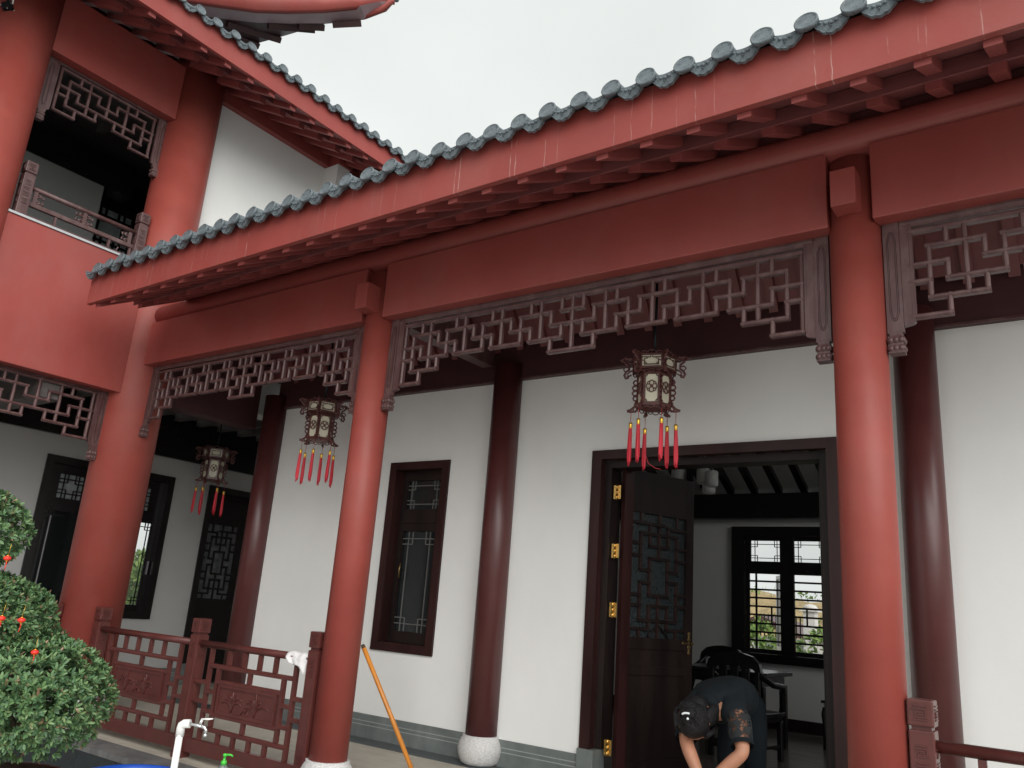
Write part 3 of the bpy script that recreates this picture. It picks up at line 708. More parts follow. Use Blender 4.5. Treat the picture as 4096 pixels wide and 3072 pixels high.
# upper white wall with pier, red band over it
W_('upper_wall', MB().box(-7.25, -6.985, .26, 1.921, 3.2, 6.662), 'white')
W_('wall_pier', MB().box(-7.25, -6.728, 1.922, 2.128, 3.2, 6.66), 'white')
W_('upper_wall', MB().box(-7.6, -7.3, 2.129, 6.0, 3.2, 6.95), 'dkred')
W_('wall_band', MB().box(-7.25, -6.905, .262, 1.925, 6.664, 6.93, .003), 'red')
W_('wall_band', MB().box(-7.25, -6.70, 1.926, 2.15, 6.662, 6.93, .003), 'red')
W_('wall_band', MB().box(-7.25, -6.90, 2.151, 6.0, 6.662, 6.93, .003), 'red')
# eave
EY0, EY1 = -6.0, 6.2
W_('fascia_board', MB().box(-5.893, -5.853, EY0, EY1, 6.387, 6.655, .003), 'fascia')
zw = lambda x: 6.345 - (x+5.90)*.52
def slab_y(y0, y1, x0, x1, za, th, sl=.52):
    zb = za + (x0-x1)*sl
    return MB().prism([(x0, za), (x1, zb), (x1, zb+th), (x0, za+th)], y0, y1, axis='y')
WF = slab_y(-.036, .036, -5.897, -6.40, 6.345, .082).mesh('flying_rafter', M['rafter'])
WL = slab_y(-.038, .038, -6.25, -7.1, 6.462, .09).mesh('rafter', M['rafter'])
y = -.01 - 19*.282
while y < EY1-.1:
    put('flying_rafter', WF, WG, loc=(0, y-.036, 0)); put('rafter', WL, WG, loc=(0, y+.09, 0)); y += .282
W_('eave_board', slab_y(EY0, EY1, -5.895, -6.95, 6.404, .02), 'eavered')
W_('soffit_board', slab_y(EY0, EY1, -6.245, -7.2, 6.530, .016), 'eavered')
W_('soffit_edge', MB().box(-6.244, -6.234, EY0, EY1, 6.522, 6.62), 'eavered')
WR = W_('roof', MB().prism([(-6.12, 6.657), (-6.25, 6.675), (-9.5, 6.662+3.2*.5), (-9.5, 6.72+3.2*.5), (-6.25, 6.71), (-6.12, 6.68)], EY0, EY1, axis='y'), 'tile')
eave_tiles(WR, lambda i: (-5.795, .043+.2057*i), -18, 29, 6.665, 0, R(90))
# balcony inside: floor, back wall, ceiling, dark recess with window
W_('balcony_floor', MB().box(-10.5, -7.121, -5.4, 2.0, 4.10, 4.28), 'base')
W_('balcony_back_wall', MB().box(-8.95, -8.725, -5.4, 0.0, 4.281, 5.885), 'balconyshade')
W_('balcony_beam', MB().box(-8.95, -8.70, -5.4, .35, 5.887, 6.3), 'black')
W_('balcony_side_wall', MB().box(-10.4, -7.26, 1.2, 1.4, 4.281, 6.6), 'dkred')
W_('balcony_rear_wall', MB().box(-10.5, -10.3, -5.4, 1.19, 4.281, 6.6), 'wood')
W_('balcony_ceiling', MB().box(-10.5, -7.111, -5.4, 1.19, 6.62, 6.66), 'greywood')
for k_ in range(9): W_('ceiling_joist', MB().box(-8.69, -7.12, -3.2+k_*.42, -3.13+k_*.42, 6.50, 6.615), 'greywood')
WU = W_('window', MB().ring([(.05, 4.6), (.75, 4.6), (.75, 5.95), (.05, 5.95)], [(.14, 4.7), (.66, 4.7), (.66, 5.85), (.14, 5.85)], -9.25, -9.20, axis='x'), 'wood')
part('pane', bx(-9.235, -9.225, .139, .661, 4.7, 5.85), M['palefrost'], WU)
corner_lattice(WU, .14, .66, 5.30, 5.85, -9.215, .10, .03, 'black', axis='x')
W_('balcony_rear_wall', MB().box(-9.262, -9.252, -.0, 1.19, 4.281, 6.3), 'black')
# ground floor wall of the wing with two windows and a door
GX_ = -8.725
gw = MB()
def gb(y0, y1, z0, z1): gw.box(GX_-.24, GX_, y0, y1, z0, z1)
WA, WB, DO = (.075, .80), (.935, 1.66), (2.205, 3.05)
gb(-5.4, WA[0], -.1, 2.762); gb(WA[1], WB[0], -.1, 2.762); gb(WB[1], DO[0], -.1, 2.762); gb(DO[1], 5.5, -.1, 2.762)
for a, b in (WA, WB): gb(a, b, -.1, .80); gb(a, b, 2.51, 2.762)
gb(DO[0], DO[1], 2.50, 2.762)
W_('veranda_wall', gw, 'verandashade')
W_('veranda_beam', MB().box(GX_-.24, GX_+.05, -5.4, 5.5, 2.764, 3.3), 'black')
W_('veranda_ceiling', MB().box(-8.7, -7.125, -5.4, 5.4, 3.36, 3.40), 'greywood')
for k_ in range(26): W_('ceiling_joist', MB().box(-8.67, -7.13, -3.0+k_*.32, -2.92+k_*.32, 3.24, 3.355), 'greywood')
W_('cross_beam', MB().box(-8.67, -7.0, -.92, -.70, 2.80, 3.23), 'greywood')
W_('skirting_slab', MB().box(GX_+.001, GX_+.018, -5.0, 2.18, -.09, .1985), 'base')
for z in (.104, .137): W_('skirting_line', MB().box(GX_+.0185, GX_+.0205, -5.0, 2.18, z, z+.007), 'baseline')
W_('door_stone', MB().box(GX_-.1, GX_+.04, 2.182, 2.29, -.09, .25, .004), 'base')
for (a, b) in (WA, WB):
    wn = W_('window', MB().ring([(a-.015, .77), (b+.012, .77), (b+.012, 2.53), (a-.015, 2.53)], [(a+.07, .85), (b-.07, .85), (b-.07, 2.45), (a+.07, 2.45)], GX_-.2, GX_+.022, axis='x'), 'black')
    xw = GX_-.10; c = (a+b)/2
    part('sash', MB().ring([(a+.071, 2.0), (b-.071, 2.0), (b-.071, 2.449), (a+.071, 2.449)], [(c-.145, 2.07), (c+.135, 2.07), (c+.135, 2.345), (c-.145, 2.345)], xw-.02, xw+.02, axis='x'), M['black'], wn)
    part('pane', bx(xw-.006, xw, c-.146, c+.136, 2.069, 2.346), M['palefrost'], wn)
    corner_lattice(wn, c-.145, c+.135, 2.07, 2.345, xw+.012, .055, .012, 'black', axis='x')
    part('sash', MB().ring([(a+.071, .851), (b-.071, .851), (b-.071, 1.999), (a+.071, 1.999)], [(a+.14, .93), (b-.13, .93), (b-.13, 1.92), (a+.14, 1.92)], xw-.02, xw+.02, axis='x'), M['black'], wn)
    part('pane', bx(xw-.006, xw, a+.139, b-.129, .929, 1.921), M['clearglass'] if a > .5 else M['glass'], wn)
    corner_lattice(wn, a+.14, b-.13, .93, 1.92, xw+.012, .05, .010, 'black', axis='x')
    part('handle', bx(xw+.022, xw+.04, b-.105, b-.09, 1.30, 1.46), M['silver'], wn)
    if a < .5: part('edge_strip', bx(xw+.021, xw+.027, a+.20, a+.212, .93, 1.86), M['silver'], wn); part('edge_strip', bx(xw+.021, xw+.027, b-.19, b-.184, 1.0, 1.5), M['silver'], wn)
wd = W_('door_frame', MB().prism([(2.190, -.05), (2.190, 2.52), (3.06, 2.52), (3.06, -.05), (2.98, -.05), (2.98, 2.44), (2.27, 2.44), (2.27, -.05)], GX_-.2, GX_+.022, axis='x'), 'black')
lv = Matrix.Translation((GX_-.1, 2.955, 0)) @ Matrix.Rotation(R(-97), 4, 'Z')
dlv = W_('door_leaf', MB().ring([(0, .02), (.68, .02), (.68, 2.36), (0, 2.36)], [(.14, 1.06), (.57, 1.06), (.57, 2.03), (.14, 2.03)], -.02, .02).xf(lv), 'black')
part('panel', bx(.10, .60, -.026, -.021, .2, .95).xf(lv), M['black'], dlv)
part('pane', bx(.139, .571, -.004, .004, 1.059, 2.031).xf(lv), M['dimfrost'], dlv)
g0, g1, h0, h1 = .14, .57, 1.06, 2.03
AX = lambda i: g0+(g1-g0)*i/6; AZ = lambda j: h1-(h1-h0)*j/12
for t_ in LAT.split():
    k_, r_ = t_.split(':'); a, b = map(float, r_.split('-')); c = float(k_[1:]); hw = .013
    for s_ in (-1, 1):
        m_ = bx(AX(c)-hw+.001, AX(c)+hw-.001, *sorted((s_*.005, s_*.017)), AZ(b)-hw*.9, AZ(a)+hw*.9) if k_[0] == 'V' else bx(AX(a)-hw, AX(b)+hw, *sorted((s_*.0055, s_*.019)), AZ(c)-hw, AZ(c)+hw)
        part('lattice_bar', m_.xf(lv), M['black'], dlv)
for z in (2.15, 1.55, .9): part('hinge', bx(GX_-.075, GX_-.062, 2.93, 2.975, z-.055, z+.055), M['brass'], wd)
# dark rooms behind, with one far window that lets the daylight through
rm = MB(); rm.box(-13.2, -13.0, -5.4, 3.75, -.1, 3.3); rm.box(-13.2, -13.0, 4.75, 7, -.1, 3.3); rm.box(-13.2, -13.0, 3.75, 4.75, -.1, .75); rm.box(-13.2, -13.0, 3.75, 4.75, 2.4, 3.3)
rm.box(-13.0, GX_-.25, -5.6, -5.4, -.1, 3.3); rm.box(-13.0, GX_-.25, 7, 7.2, -.1, 3.3); rm.box(-13.2, GX_-.25, -5.6, 7.2, 3.3, 3.4)
W_('room_wall', rm, 'dkred')
W_('gable_wall', MB().box(-13.2, -7.13, -5.75, -5.62, -.1, 6.6), 'white')
# upper storey and upturned roof corner above the wing
UP = W_('upper_roof', MB().box(-12, -7.6, -6, .3, 7.0, 8.6), 'redflat')
def ribbon(pts, offs, closed=True):
    """sweep a cross-section given as offset vectors along a list of points"""
    m_ = MB(); n = len(offs)
    for p, k_ in zip(pts, range(len(pts))):
        for o2 in offs:
            s_ = o2(k_/(len(pts)-1)); m_.v.append((p[0]+s_[0], p[1]+s_[1], p[2]+s_[2]))
    for i_ in range(len(pts)-1):
        for j in range(n):
            m_.f.append((i_*n+j, i_*n+(j+1) % n, (i_+1)*n+(j+1) % n, (i_+1)*n+j)); m_.sm.append(True)
    m_.f += [tuple(range(n)), tuple((len(pts)-1)*n+j for j in range(n))]; m_.sm += [False, False]
    return m_
UPPER = []  # filled below from measured outline
NE = [(-5.2, 1.159, 7.972), (-5.315, 1.031, 7.92), (-5.457, .874, 7.806), (-5.718, .584, 7.653), (-5.983, .29, 7.537), (-6.203, .046, 7.464), (-6.443, -.221, 7.432), (-6.663, -.465, 7.407), (-7.024, -.866, 7.416), (-7.504, -1.4, 7.493)]
IN = [(-5.201, 1.162, 7.962), (-5.33, 1.169, 7.886), (-5.562, 1.07, 7.802), (-5.944, .799, 7.714), (-6.264, .566, 7.674), (-6.538, .279, 7.595), (-6.876, -.063, 7.56), (-7.155, -.359, 7.546), (-7.564, -.807, 7.574), (-8.062, -1.365, 7.661)]
FA = [(-5.198, 1.16, 7.959), (-5.309, 1.13, 7.842), (-5.586, 1.056, 7.795), (-6.103, .918, 7.853), (-6.229, .884, 7.848), (-6.703, .757, 7.805), (-7.014, .673, 7.784), (-7.291, .599, 7.733)]
tp = lambda t: .05+.33*min(1, t*2.2)
part('eave_fascia', ribbon(NE, [lambda t: (0, 0, 0), lambda t: (0, 0, tp(t)), lambda t: (-.05, .05, tp(t)), lambda t: (-.05, .05, .004)]), M['redflat'], UP)
sf = MB()
for i in range(len(NE)-1): sf.add([NE[i], NE[i+1], IN[i+1], IN[i]], [(0, 1, 2, 3)], True)
part('soffit', sf, M['soffit'], UP)
sf = MB(); FF = FA + [(-7.9, .45, 7.66), (-8.6, .3, 7.6)]
for i in range(len(IN)-1): sf.add([IN[i], IN[i+1], FF[i+1], FF[i]], [(0, 1, 2, 3)], False)
part('soffit', sf, M['dkred'], UP)
part('eave_fascia', ribbon(FA, [lambda t: (0, 0, 0), lambda t: (0, 0, tp(t)*.8), lambda t: (-.02, -.05, tp(t)*.8), lambda t: (-.02, -.05, .004)]), M['redflat'], UP)
for i in range(2, 7):
    a, b = Vector(FF[i]), Vector(IN[min(i+1, 9)]); d_ = (b-a)
    part('flying_rafter', MB().tube([a+Vector((-.03, 0, -.035)), a+d_*.8+Vector((0, 0, -.03))], .05, 4, smooth=False), M['dkred'], UP)
cap = MB()
for i in range(7): cap.add([tuple(Vector(NE[i])+Vector((0, 0, tp(i/9)))), tuple(Vector(NE[i+1])+Vector((0, 0, tp((i+1)/9)))), tuple(Vector(FF[i+1])+Vector((0, 0, .33))), tuple(Vector(FF[i])+Vector((0, 0, tp(i/9)*.8)))], [(0, 1, 2, 3)])
part('roof_skin', cap, M['tile'], UP)
part('ridge_knob', MB().ellipsoid((-5.19, 1.17, 7.995), (.035, .035, .03), 10, 6), M['tile'], UP)

# ================================================================ LANTERNS
def hexpt(r_, k_, z): t = R(60*k_); return (r_*math.cos(t), r_*math.sin(t), z)
def plate_curl(m_, pts, r_, z_=0): m_.tube(pts, r_, 5)
def make_lantern(loc, yaw, label, rod_top, drop=None):
    Lr = thing('palace_lantern', (0, 0, 0), label, 'lantern', 'hexagonal palace lanterns hanging under the eaves')
    def lp(name, mb, m_, parent=None): return part(name, mb, M[m_], parent or Lr)
    RU, RL = .178, .138      # circumradius of head and body ; z=0 at the top edge of the head
    lp('rod', MB().tube([(0, 0, .02), (.002, 0, rod_top*.3), (-.004, .003, rod_top*.6), (0, 0, rod_top-.02)], .012, 6).lathe([(.05, rod_top-.02), (.04, rod_top), (.01, rod_top+.005)], 12), 'darkmetal')
    for a_, b_, r_ in ((-.012, 0, RU*.93), (-.135, -.125, RU*.95), (-.155, -.140, RL*.98), (-.430, -.418, RL*1.02)): lp('deck', MB().lathe([(r_, a_), (r_, b_)], 6), 'lanternwood')
    for k_ in range(6):
        mid = R(60*k_+30); n_ = Vector((math.cos(mid), math.sin(mid), 0)); u_ = Vector((-n_.y, n_.x, 0))
        fm = Matrix(((u_.x, -n_.x, 0, 0), (u_.y, -n_.y, 0, 0), (0, 0, 1, 0), (0, 0, 0, 1)))   # local x=along, y=-out
        au = RU*math.cos(R(30)); hu = RU*.5; al = RL*math.cos(R(30)); hl = RL*.5
        # head panel: frame, glass, key-fret
        h = MB().ring([(-hu*.97, -.125), (hu*.97, -.125), (hu*.97, 0), (-hu*.97, 0)], [(-hu*.86, -.107), (hu*.86, -.107), (hu*.86, -.016), (-hu*.86, -.016)], -au-.006, -au+.004)
        w1 = hu*.86
        for s_ in (-1, 1):
            for b_ in ([(s_*w1, -.032), (s_*w1*.45, -.032), (s_*w1*.45, -.045), (s_*w1*.72, -.045), (s_*w1*.72, -.075), (s_*w1*.5, -.088)], [(s_*w1*.72, -.06), (s_*w1, -.06)], [(s_*w1*.72, -.075), (s_*w1*.78, -.098)], [(s_*w1*.1, -.022), (s_*w1*.1, -.034), (s_*w1*.45, -.034)], [(0, -.094), (s_*w1*.78, -.094)]):
                h.tube([(x, -au-.004, z) for x, z in b_], .0042, 5)
            for a_ in range(2): pass
        # scalloped crest above and apron below
        for zc, sg in ((0.006, 1), (-.131, -1)):
            for cx_, rr in ((-hu*.68, .017), (0, .026), (hu*.68, .017)):
                h.tube([(cx_+rr*math.cos(t)*1.25, -au-.002, zc+sg*rr*math.sin(t)) for t in [math.pi*j/8 for j in range(9)]], .0048, 5)
            h.tube([(-.008, -au-.003, zc+sg*.012), (0, -au-.003, zc+sg*.018), (.008, -au-.003, zc+sg*.012)], .004, 5)
        lp('head_panel', h.xf(fm), 'lanternwood')
        lp('head_glass', MB().box(-hu*.88, hu*.88, -au+.0045, -au+.007, -.109, -.014).xf(fm), 'lanternpane')
        # body panel with round medallion
        b = MB().ring([(-hl*.97, -.425), (hl*.97, -.425), (hl*.97, -.148), (-hl*.97, -.148)], [(-hl*.72, -.398), (hl*.72, -.398), (hl*.72, -.166), (-hl*.72, -.166)], -al-.006, -al+.004)
        zc = -.270; rr = hl*.60
        b.tube([(rr*(1+.05*math.cos(8*t))*math.cos(t), -al-.005, zc+rr*1.15*(1+.05*math.cos(8*t))*math.sin(t)) for t in [2*math.pi*j/28 for j in range(29)]], .0042, 5)
        for q in range(4):
            t = math.pi/4+q*math.pi/2; b.tube([(0, -al-.005, zc), (rr*.55*math.cos(t), -al-.005, zc+rr*.6*math.sin(t)), (rr*.9*math.cos(t+.35), -al-.005, zc+rr*1.02*math.sin(t+.35))], .0042, 5)
            b.tube([(rr*.55*math.cos(t), -al-.005, zc+rr*.6*math.sin(t)), (rr*.9*math.cos(t-.35), -al-.005, zc+rr*1.02*math.sin(t-.35))], .0036, 5)
        b.lathe([(.001, -.0095), (.013, -.0085), (.014, -.004)], 8, axis='y', c=(0, -al+.0, zc), cap=False)
        for sx in (-1, 1):
            for zz, sg in ((-.395, 1), (-.168, -1)): b.tube([(sx*hl*.72, -al-.003, zz+sg*.018), (sx*hl*.6, -al-.003, zz+sg*.014), (sx*hl*.52, -al-.003, zz)], .004, 5)
        for cx_, r2 in ((-hl*.62, .013), (0, .019), (hl*.62, .013)):
            b.tube([(cx_+r2*math.cos(t)*1.3, -al-.004, -.430-r2*math.sin(t)) for t in [math.pi*j/8 for j in range(9)]], .0045, 5)
        lp('body_panel', b.xf(fm), 'lanternwood')
        lp('body_glass', MB().box(-hl*.74, hl*.74, -al+.0045, -al+.007, -.397, -.166).xf(fm), 'lanternpane')
        # corner carvings, in the radial plane of each vertex (x = outwards)
        vm = Matrix.Rotation(R(60*k_), 4, 'Z')
        c = MB()
        def curl(pts, r0=.007): c.tube([(x, 0, z) for x, z in pts], r0, 6, squash=1.3)
        c.tube([(RU-.004, 0, .004), (RU-.004, 0, -.135)], .008, 6)
        curl([(RU, -.002), (RU+.026, .010), (RU+.050, .002), (RU+.070, .010), (RU+.092, -.002), (RU+.102, -.014)], .0085)   # dragon head
        curl([(RU+.102, -.014), (RU+.084, -.016), (RU+.072, -.022)], .006); curl([(RU+.068, .010), (RU+.056, .024)], .004)
        curl([(RU+.075, .0), (RU+.064, -.035), (RU+.034, -.058), (RU+.032, -.092), (RU+.058, -.112), (RU+.072, -.140), (RU+.060, -.166), (RU+.040, -.162), (RU+.044, -.144)], .0085)
        curl([(RU, -.03), (RU+.03, -.035), (RU+.045, -.02), (RU+.03, -.005), (RU+.015, -.015)], .0055)
        curl([(RU, -.10), (RU+.025, -.11), (RU+.045, -.13), (RU+.03, -.15), (RU+.012, -.135)], .0055)
        curl([(RU+.034, -.075), (RU+.064, -.070), (RU+.080, -.088), (RU+.068, -.106)], .005)
        lp('dragon_bracket', c.xf(vm), 'lanternwood')
        e = MB()
        def curl2(pts, r0=.006): e.tube([(x, 0, z) for x, z in pts], r0, 6, squash=1.3)
        e.tube([(RL-.002, 0, -.148), (RL-.002, 0, -.43)], .008, 6)
        for j in range(4):
            z0 = -.185-.045*j; x1 = RL+.018+.014*math.sin((j+.7)/4.4*math.pi)
            curl2([(RL, z0), (x1, z0-.006), (x1+.008, z0-.022), (x1, z0-.038), (RL, z0-.044)])
        curl2([(RL, -.36), (RL+.012, -.385), (RL+.018, -.41), (RL+.045, -.435), (RL+.078, -.448)], .008)
        curl2([(RL, -.405), (RL+.02, -.42), (RL+.03, -.44), (RL+.015, -.45), (RL, -.44)], .006)
        curl2([(RL, -.452), (RL+.04, -.455), (RL+.078, -.450)], .007)
        lp('foot_bracket', e.xf(vm), 'lanternwood')
        # tassel
        if drop is not None: dz = drop[k_]
        else: dz = .0
        tx, ty, tz = hexpt(RL+.045, k_, -.46)
        s_ = random.uniform(-.006, .006); s2 = random.uniform(-.006, .006)
        tl = lp('tassel', MB(), 'tassel') if False else None
        T_ = MB(); zt = tz-.085-dz
        prof = [(.0105, zt-.030), (.0140, zt-.045), (.0160, zt-.10), (.0175, zt-.20), (.0175, zt-.27), (.0145, zt-.31)]
        n_ = 20; k0 = len(T_.v)
        for (r_, z) in prof:
            f_ = (zt-z)/.3
            for j in range(n_):
                t = 2*math.pi*j/n_; rr2 = r_*(1+.22*math.sin(3*t+k_)*f_+.13*math.sin(10*t)); zz = z - (random.uniform(-.012, .030) if z < zt-.3 else 0)
                T_.v.append((tx+s_*f_+rr2*math.cos(t), ty+s2*f_+rr2*math.sin(t), zz))
        for i_ in range(len(prof)-1):
            for j in range(n_): T_.f.append((k0+i_*n_+j, k0+i_*n_+(j+1) % n_, k0+(i_+1)*n_+(j+1) % n_, k0+(i_+1)*n_+j)); T_.sm.append(True)
        for j in range(9):
            t = random.uniform(0, 6.28); r2 = random.uniform(.004, .012); xx, y2 = tx+s_+r2*math.cos(t), ty+s2+r2*math.sin(t); T_.tube([(xx, y2, zt-.24), (xx+random.uniform(-.004, .004), y2, zt-.335-random.uniform(0, .02))], .0022, 4)
        tas = lp('tassel', T_, 'tassel')
        lp('cap', MB().lathe([(.0135, zt-.046), (.0160, zt-.042), (.0135, zt-.024), (.0160, zt-.014), (.0155, zt), (.007, zt+.006)], 12, c=(tx, ty, 0)), 'gold', tas)
        lp('cord', MB().tube([(tx-.004, ty, tz), (tx, ty, zt)], .0018, 4).tube([(tx+.004, ty, tz), (tx, ty, zt)], .0018, 4), 'cord', tas)
    Lr.location = loc; Lr.rotation_euler = (0, 0, R(yaw)); Lr.scale = (.88, .88, .88)
    return Lr
Z3 = 3.045
lan3 = make_lantern((-1.606, .90, Z3), -73-30, 'hexagonal wooden lantern with pale panes and red tassels hanging before the open door', .86, drop=[0.01, .0, .02, -.005, .015, .005])
lan2 = copy_tree(lan3); lan2['label'] = 'hexagonal carved lantern with yellow panes hanging left of the narrow wall window'
lan2.location = (-5.14, .90, 3.015); lan2.rotation_euler = (0, 0, R(-25-30))
lan1 = copy_tree(lan3); lan1['label'] = 'dim hexagonal lantern in the dark side veranda behind the corner column'
lan1.location = (-7.86, 1.63, 2.84); lan1.rotation_euler = (0, 0, R(-35-30)); 
for ch in lan1.children:
    if ch.name.startswith('rod'): ch.scale = (1, 1, .55)
tag(part('red_thread', MB().tube([(-1.602+.02, .76, 2.29), (-1.57, .77, 2.245), (-1.53, .79, 2.215), (-1.49, .80, 2.205)], .0025, 5), M['cord']), 'loose red thread drooping between two tassels of the door lantern', 'thread')

# ================================================================ RAILINGS
def greek(m_, w_, h_, y, r_=.0055):
    """raised key spiral on the face at y (front = -y), centred on 0,0"""
    a, b = w_/2, h_/2
    P = [(-a, b*.45), (a*.75, b*.45), (a*.75, -b*.5), (-a*.6, -b*.5), (-a*.6, b*.12), (a*.35, b*.12), (a*.35, -b*.2), (-a*.2, -b*.2)]
    hw = .0027
    for n_, (p, q) in enumerate(zip(P[:-1], P[1:])):
        x0, x1 = sorted((p[0], q[0])); z0, z1 = sorted((p[1], q[1])); e_ = hw-.0003*(n_ % 2)
        m_.box(x0-e_, x1+e_, y-r_+.0005*(n_ % 2), y+.001, z0-e_, z1+e_)
    m_.box(-a*.9, a*.9, y-r_, y+.001, b*.8, b*.8+hw*2); m_.box(-a*.9, a*.9, y-r_, y+.001, -b*.85, -b*.85+hw*2)
def post_mesh(zb, zt_, hw=.052):
    m_ = MB()
    m_.box(-hw, hw, -hw, hw, zb, zt_-.128, .006); m_.box(-hw*.78, hw*.78, -hw*.78, hw*.78, zt_-.129, zt_-.110)
    m_.box(-hw*1.04, hw*1.04, -hw*1.04, hw*1.04, zt_-.112, zt_, .008)
    for q in range(4):
        rm_ = Matrix.Rotation(R(90*q), 4, 'Z'); s_ = MB(); greek(s_, .062, .072, -hw*1.04); s_.xf(Matrix.Translation((0, 0, zt_-.056))); s_.xf(rm_); m_.add(s_.v, s_.f)
        for zc in (zt_-.215, zt_-.285, zb+.14, zb+.215):
            s_ = MB(); greek(s_, .052, .055, -hw); s_.xf(Matrix.Translation((0, 0, zc))); s_.xf(rm_); m_.add(s_.v, s_.f)
        s_ = MB().box(-hw*.62, -hw*.62+.004, -hw-.002, -hw+.001, zb+.29, zt_-.34); s_.box(hw*.62-.004, hw*.62, -hw-.002, -hw+.001, zb+.29, zt_-.34); s_.xf(rm_); m_.add(s_.v, s_.f)
    return m_
ZB = zf(0)+.002
POST = post_mesh(ZB-.02, .955).mesh('post', M['rail'])
def rbar(x0, x1, z, r_=.0155):
    return MB().prism([(-r_, z-r_), (-r_*1.15, z), (-r_*.9, z+r_*.9), (0, z+r_*1.15), (r_*.9, z+r_*.9), (r_*1.15, z), (r_, z-r_)], x0, x1, axis='x')
def vbar(x, z0, z1, r_=.0165): return MB().box(x-r_, x+r_, -.014, .014, z0, z1)
def rail_section(root, a, b, y, mirror=False):
    """one balustrade bay between post faces a and b"""
    Lx = b-a; T = Matrix.Translation((0, y, 0))
    def rp(name, mb): return part(name, mb.xf(T), M['rail'], root)
    m_ = MB(); n = 14; prof = [(.030*math.cos(t)*1.05, .765+.027*math.sin(t)) for t in [2*math.pi*j/n for j in range(n)]]
    rp('top_rail', MB().prism(prof, a, b, axis='x', smooth=True))
    f = lambda u: a+u*Lx
    zA, zB_, zC, zD, zE = .612, .502, .262, .152, .030
    rp('bottom_rail', MB().box(a, b, -.026, .026, ZB+.045, ZB+.145, .004))
    i0, i1 = .115, .885               # inner frame stiles
    s0, s1 = .205, .795               # panel stiles
    zt_ = .738
    for u in (i0, i1): rp('baluster', vbar(f(u), zE+.016, zt_))
    for z in (zA, ): rp('cross_bar', rbar(f(i0)+.0, f(i1), z))
    rp('cross_bar', rbar(f(i0), f(i1), zD)); rp('cross_bar', rbar(f(i0)-.02, f(i1)+.02, zE))
    for u in (.29, .43, .57, .71): rp('baluster', vbar(f(u), zA+.018, zt_)); rp('baluster', vbar(f(u), zE+.018, zD-.016))
    for u in (s0, s1): rp('baluster', vbar(f(u), zD+.018, zA-.016))
    rp('cross_bar', rbar(f(s0), f(s1), zB_)); rp('cross_bar', rbar(f(s0), f(s1), zC))
    rp('baluster', vbar(f(.5), zB_+.018, zA-.016)); rp('baluster', vbar(f(.5), zD+.018, zC-.016))
    for z in (.44, .30): rp('cross_bar', rbar(a, f(i0), z+.04)); rp('cross_bar', rbar(f(i1), b, z+.04)); rp('cross_bar', rbar(f(i0), f(s0), z-.02)); rp('cross_bar', rbar(f(s1), f(i1), z-.02))
    # carved orchid panel
    x0, x1 = f(s0)+.045, f(s1)-.045; z0, z1 = zC+.013, zB_-.013
    pn = MB().ring([(x0, z0), (x1, z0), (x1, z1), (x0, z1)], [(x0+.022, z0+.022), (x1-.022, z0+.022), (x1-.022, z1-.022), (x0+.022, z1-.022)], -.020, .020)
    pn.box(x0+.02, x1-.02, -.012, .012, z0+.02, z1-.02)
    pan = rp('carved_panel', pn)
    rnd = random.Random(3+int(a*10)); cv = MB()
    W_2 = x1-x0
    for cx_, sc_ in ((.28, 1.35), (.68, 1.3)):
        bx_ = x0+W_2*cx_; bz = z0+.03
        for k_ in range(9):
            d_ = (k_-4)/4; hh = sc_*(.135 - .05*abs(d_))*rnd.uniform(.8, 1.15); sp = d_*.125*rnd.uniform(.8, 1.3)
            pts = [(bx_+sp*t**1.6, -.0135, bz+hh*(1.9*t - (.9+.5*abs(d_))*t*t)) for t in [j/6 for j in range(7)]]
            cv.tube(pts, [.006, .008, .009, .009, .0078, .006, .003], 5)
        for k_ in range(3): cv.ellipsoid((bx_+rnd.uniform(-.02, .03), -.014, bz+.125*sc_+k_*.008), (.010, .004, .006), 6, 3)
    cv.tube([(x0+W_2*.45, -.0135, z0+.03), (x0+W_2*.49, -.0135, z0+.06), (x0+W_2*.52, -.0135, z0+.04), (x0+W_2*.55, -.0135, z0+.075), (x0+W_2*.58, -.0135, z0+.03)], .004, 5)
    part('orchid_relief', cv.xf(T), M['rail'], pan)
YR = -.06
RA = thing('railing', (-5.13, YR, ZB), 'carved brown railing with two orchid panels between corner column and slim column', 'railing')
for x in (-6.645, -5.125, -3.70): put('post', POST, RA, loc=(x, YR, 0))
rail_section(RA, -6.592, -5.179, YR); rail_section(RA, -5.071, -3.754, YR)
RB = thing('railing', (1.8, 0, ZB), 'carved brown railing at lower right beside the rightmost red column', 'railing')
for x in (.190, 1.77, 3.30): put('post', POST, RB, loc=(x, 0, 0))
rail_section(RB, .243, 1.716, 0); rail_section(RB, 1.824, 3.246, 0)
RC = thing('railing', (-6.99, -.95, ZB), 'brown railing behind the clipped shrub, its post left of the corner column', 'railing')
for y in (-.345, -1.48): put('post', POST, RC, loc=(-6.99, y, 0))
rs = MB()
for z, r_ in ((.765, .028), (.612, .016), (.502, .016), (.262, .016), (.152, .016), (-.02, .035)):
    part('cross_bar', MB().box(-6.99-r_, -6.99+r_, -1.427, -.398, z-r_, z+r_), M['rail'], RC)
for y in (-1.3, -1.1, -.9, -.7, -.5): part('baluster', MB().box(-7.006, -6.974, y-.016, y+.016, .03, .736), M['rail'], RC)
RD = thing('balcony_railing', (-6.9, -.93, 4.34), 'upstairs balcony railing with carved scroll brackets and key pattern posts', 'railing')
PB = post_mesh(0, .54, .050).mesh('post', M['fret'])
for y in (-1.485, -.345): put('post', PB, RD, loc=(-6.905, y, 4.362))
def dp(name, mb): return part(name, mb, M['fret'], RD)
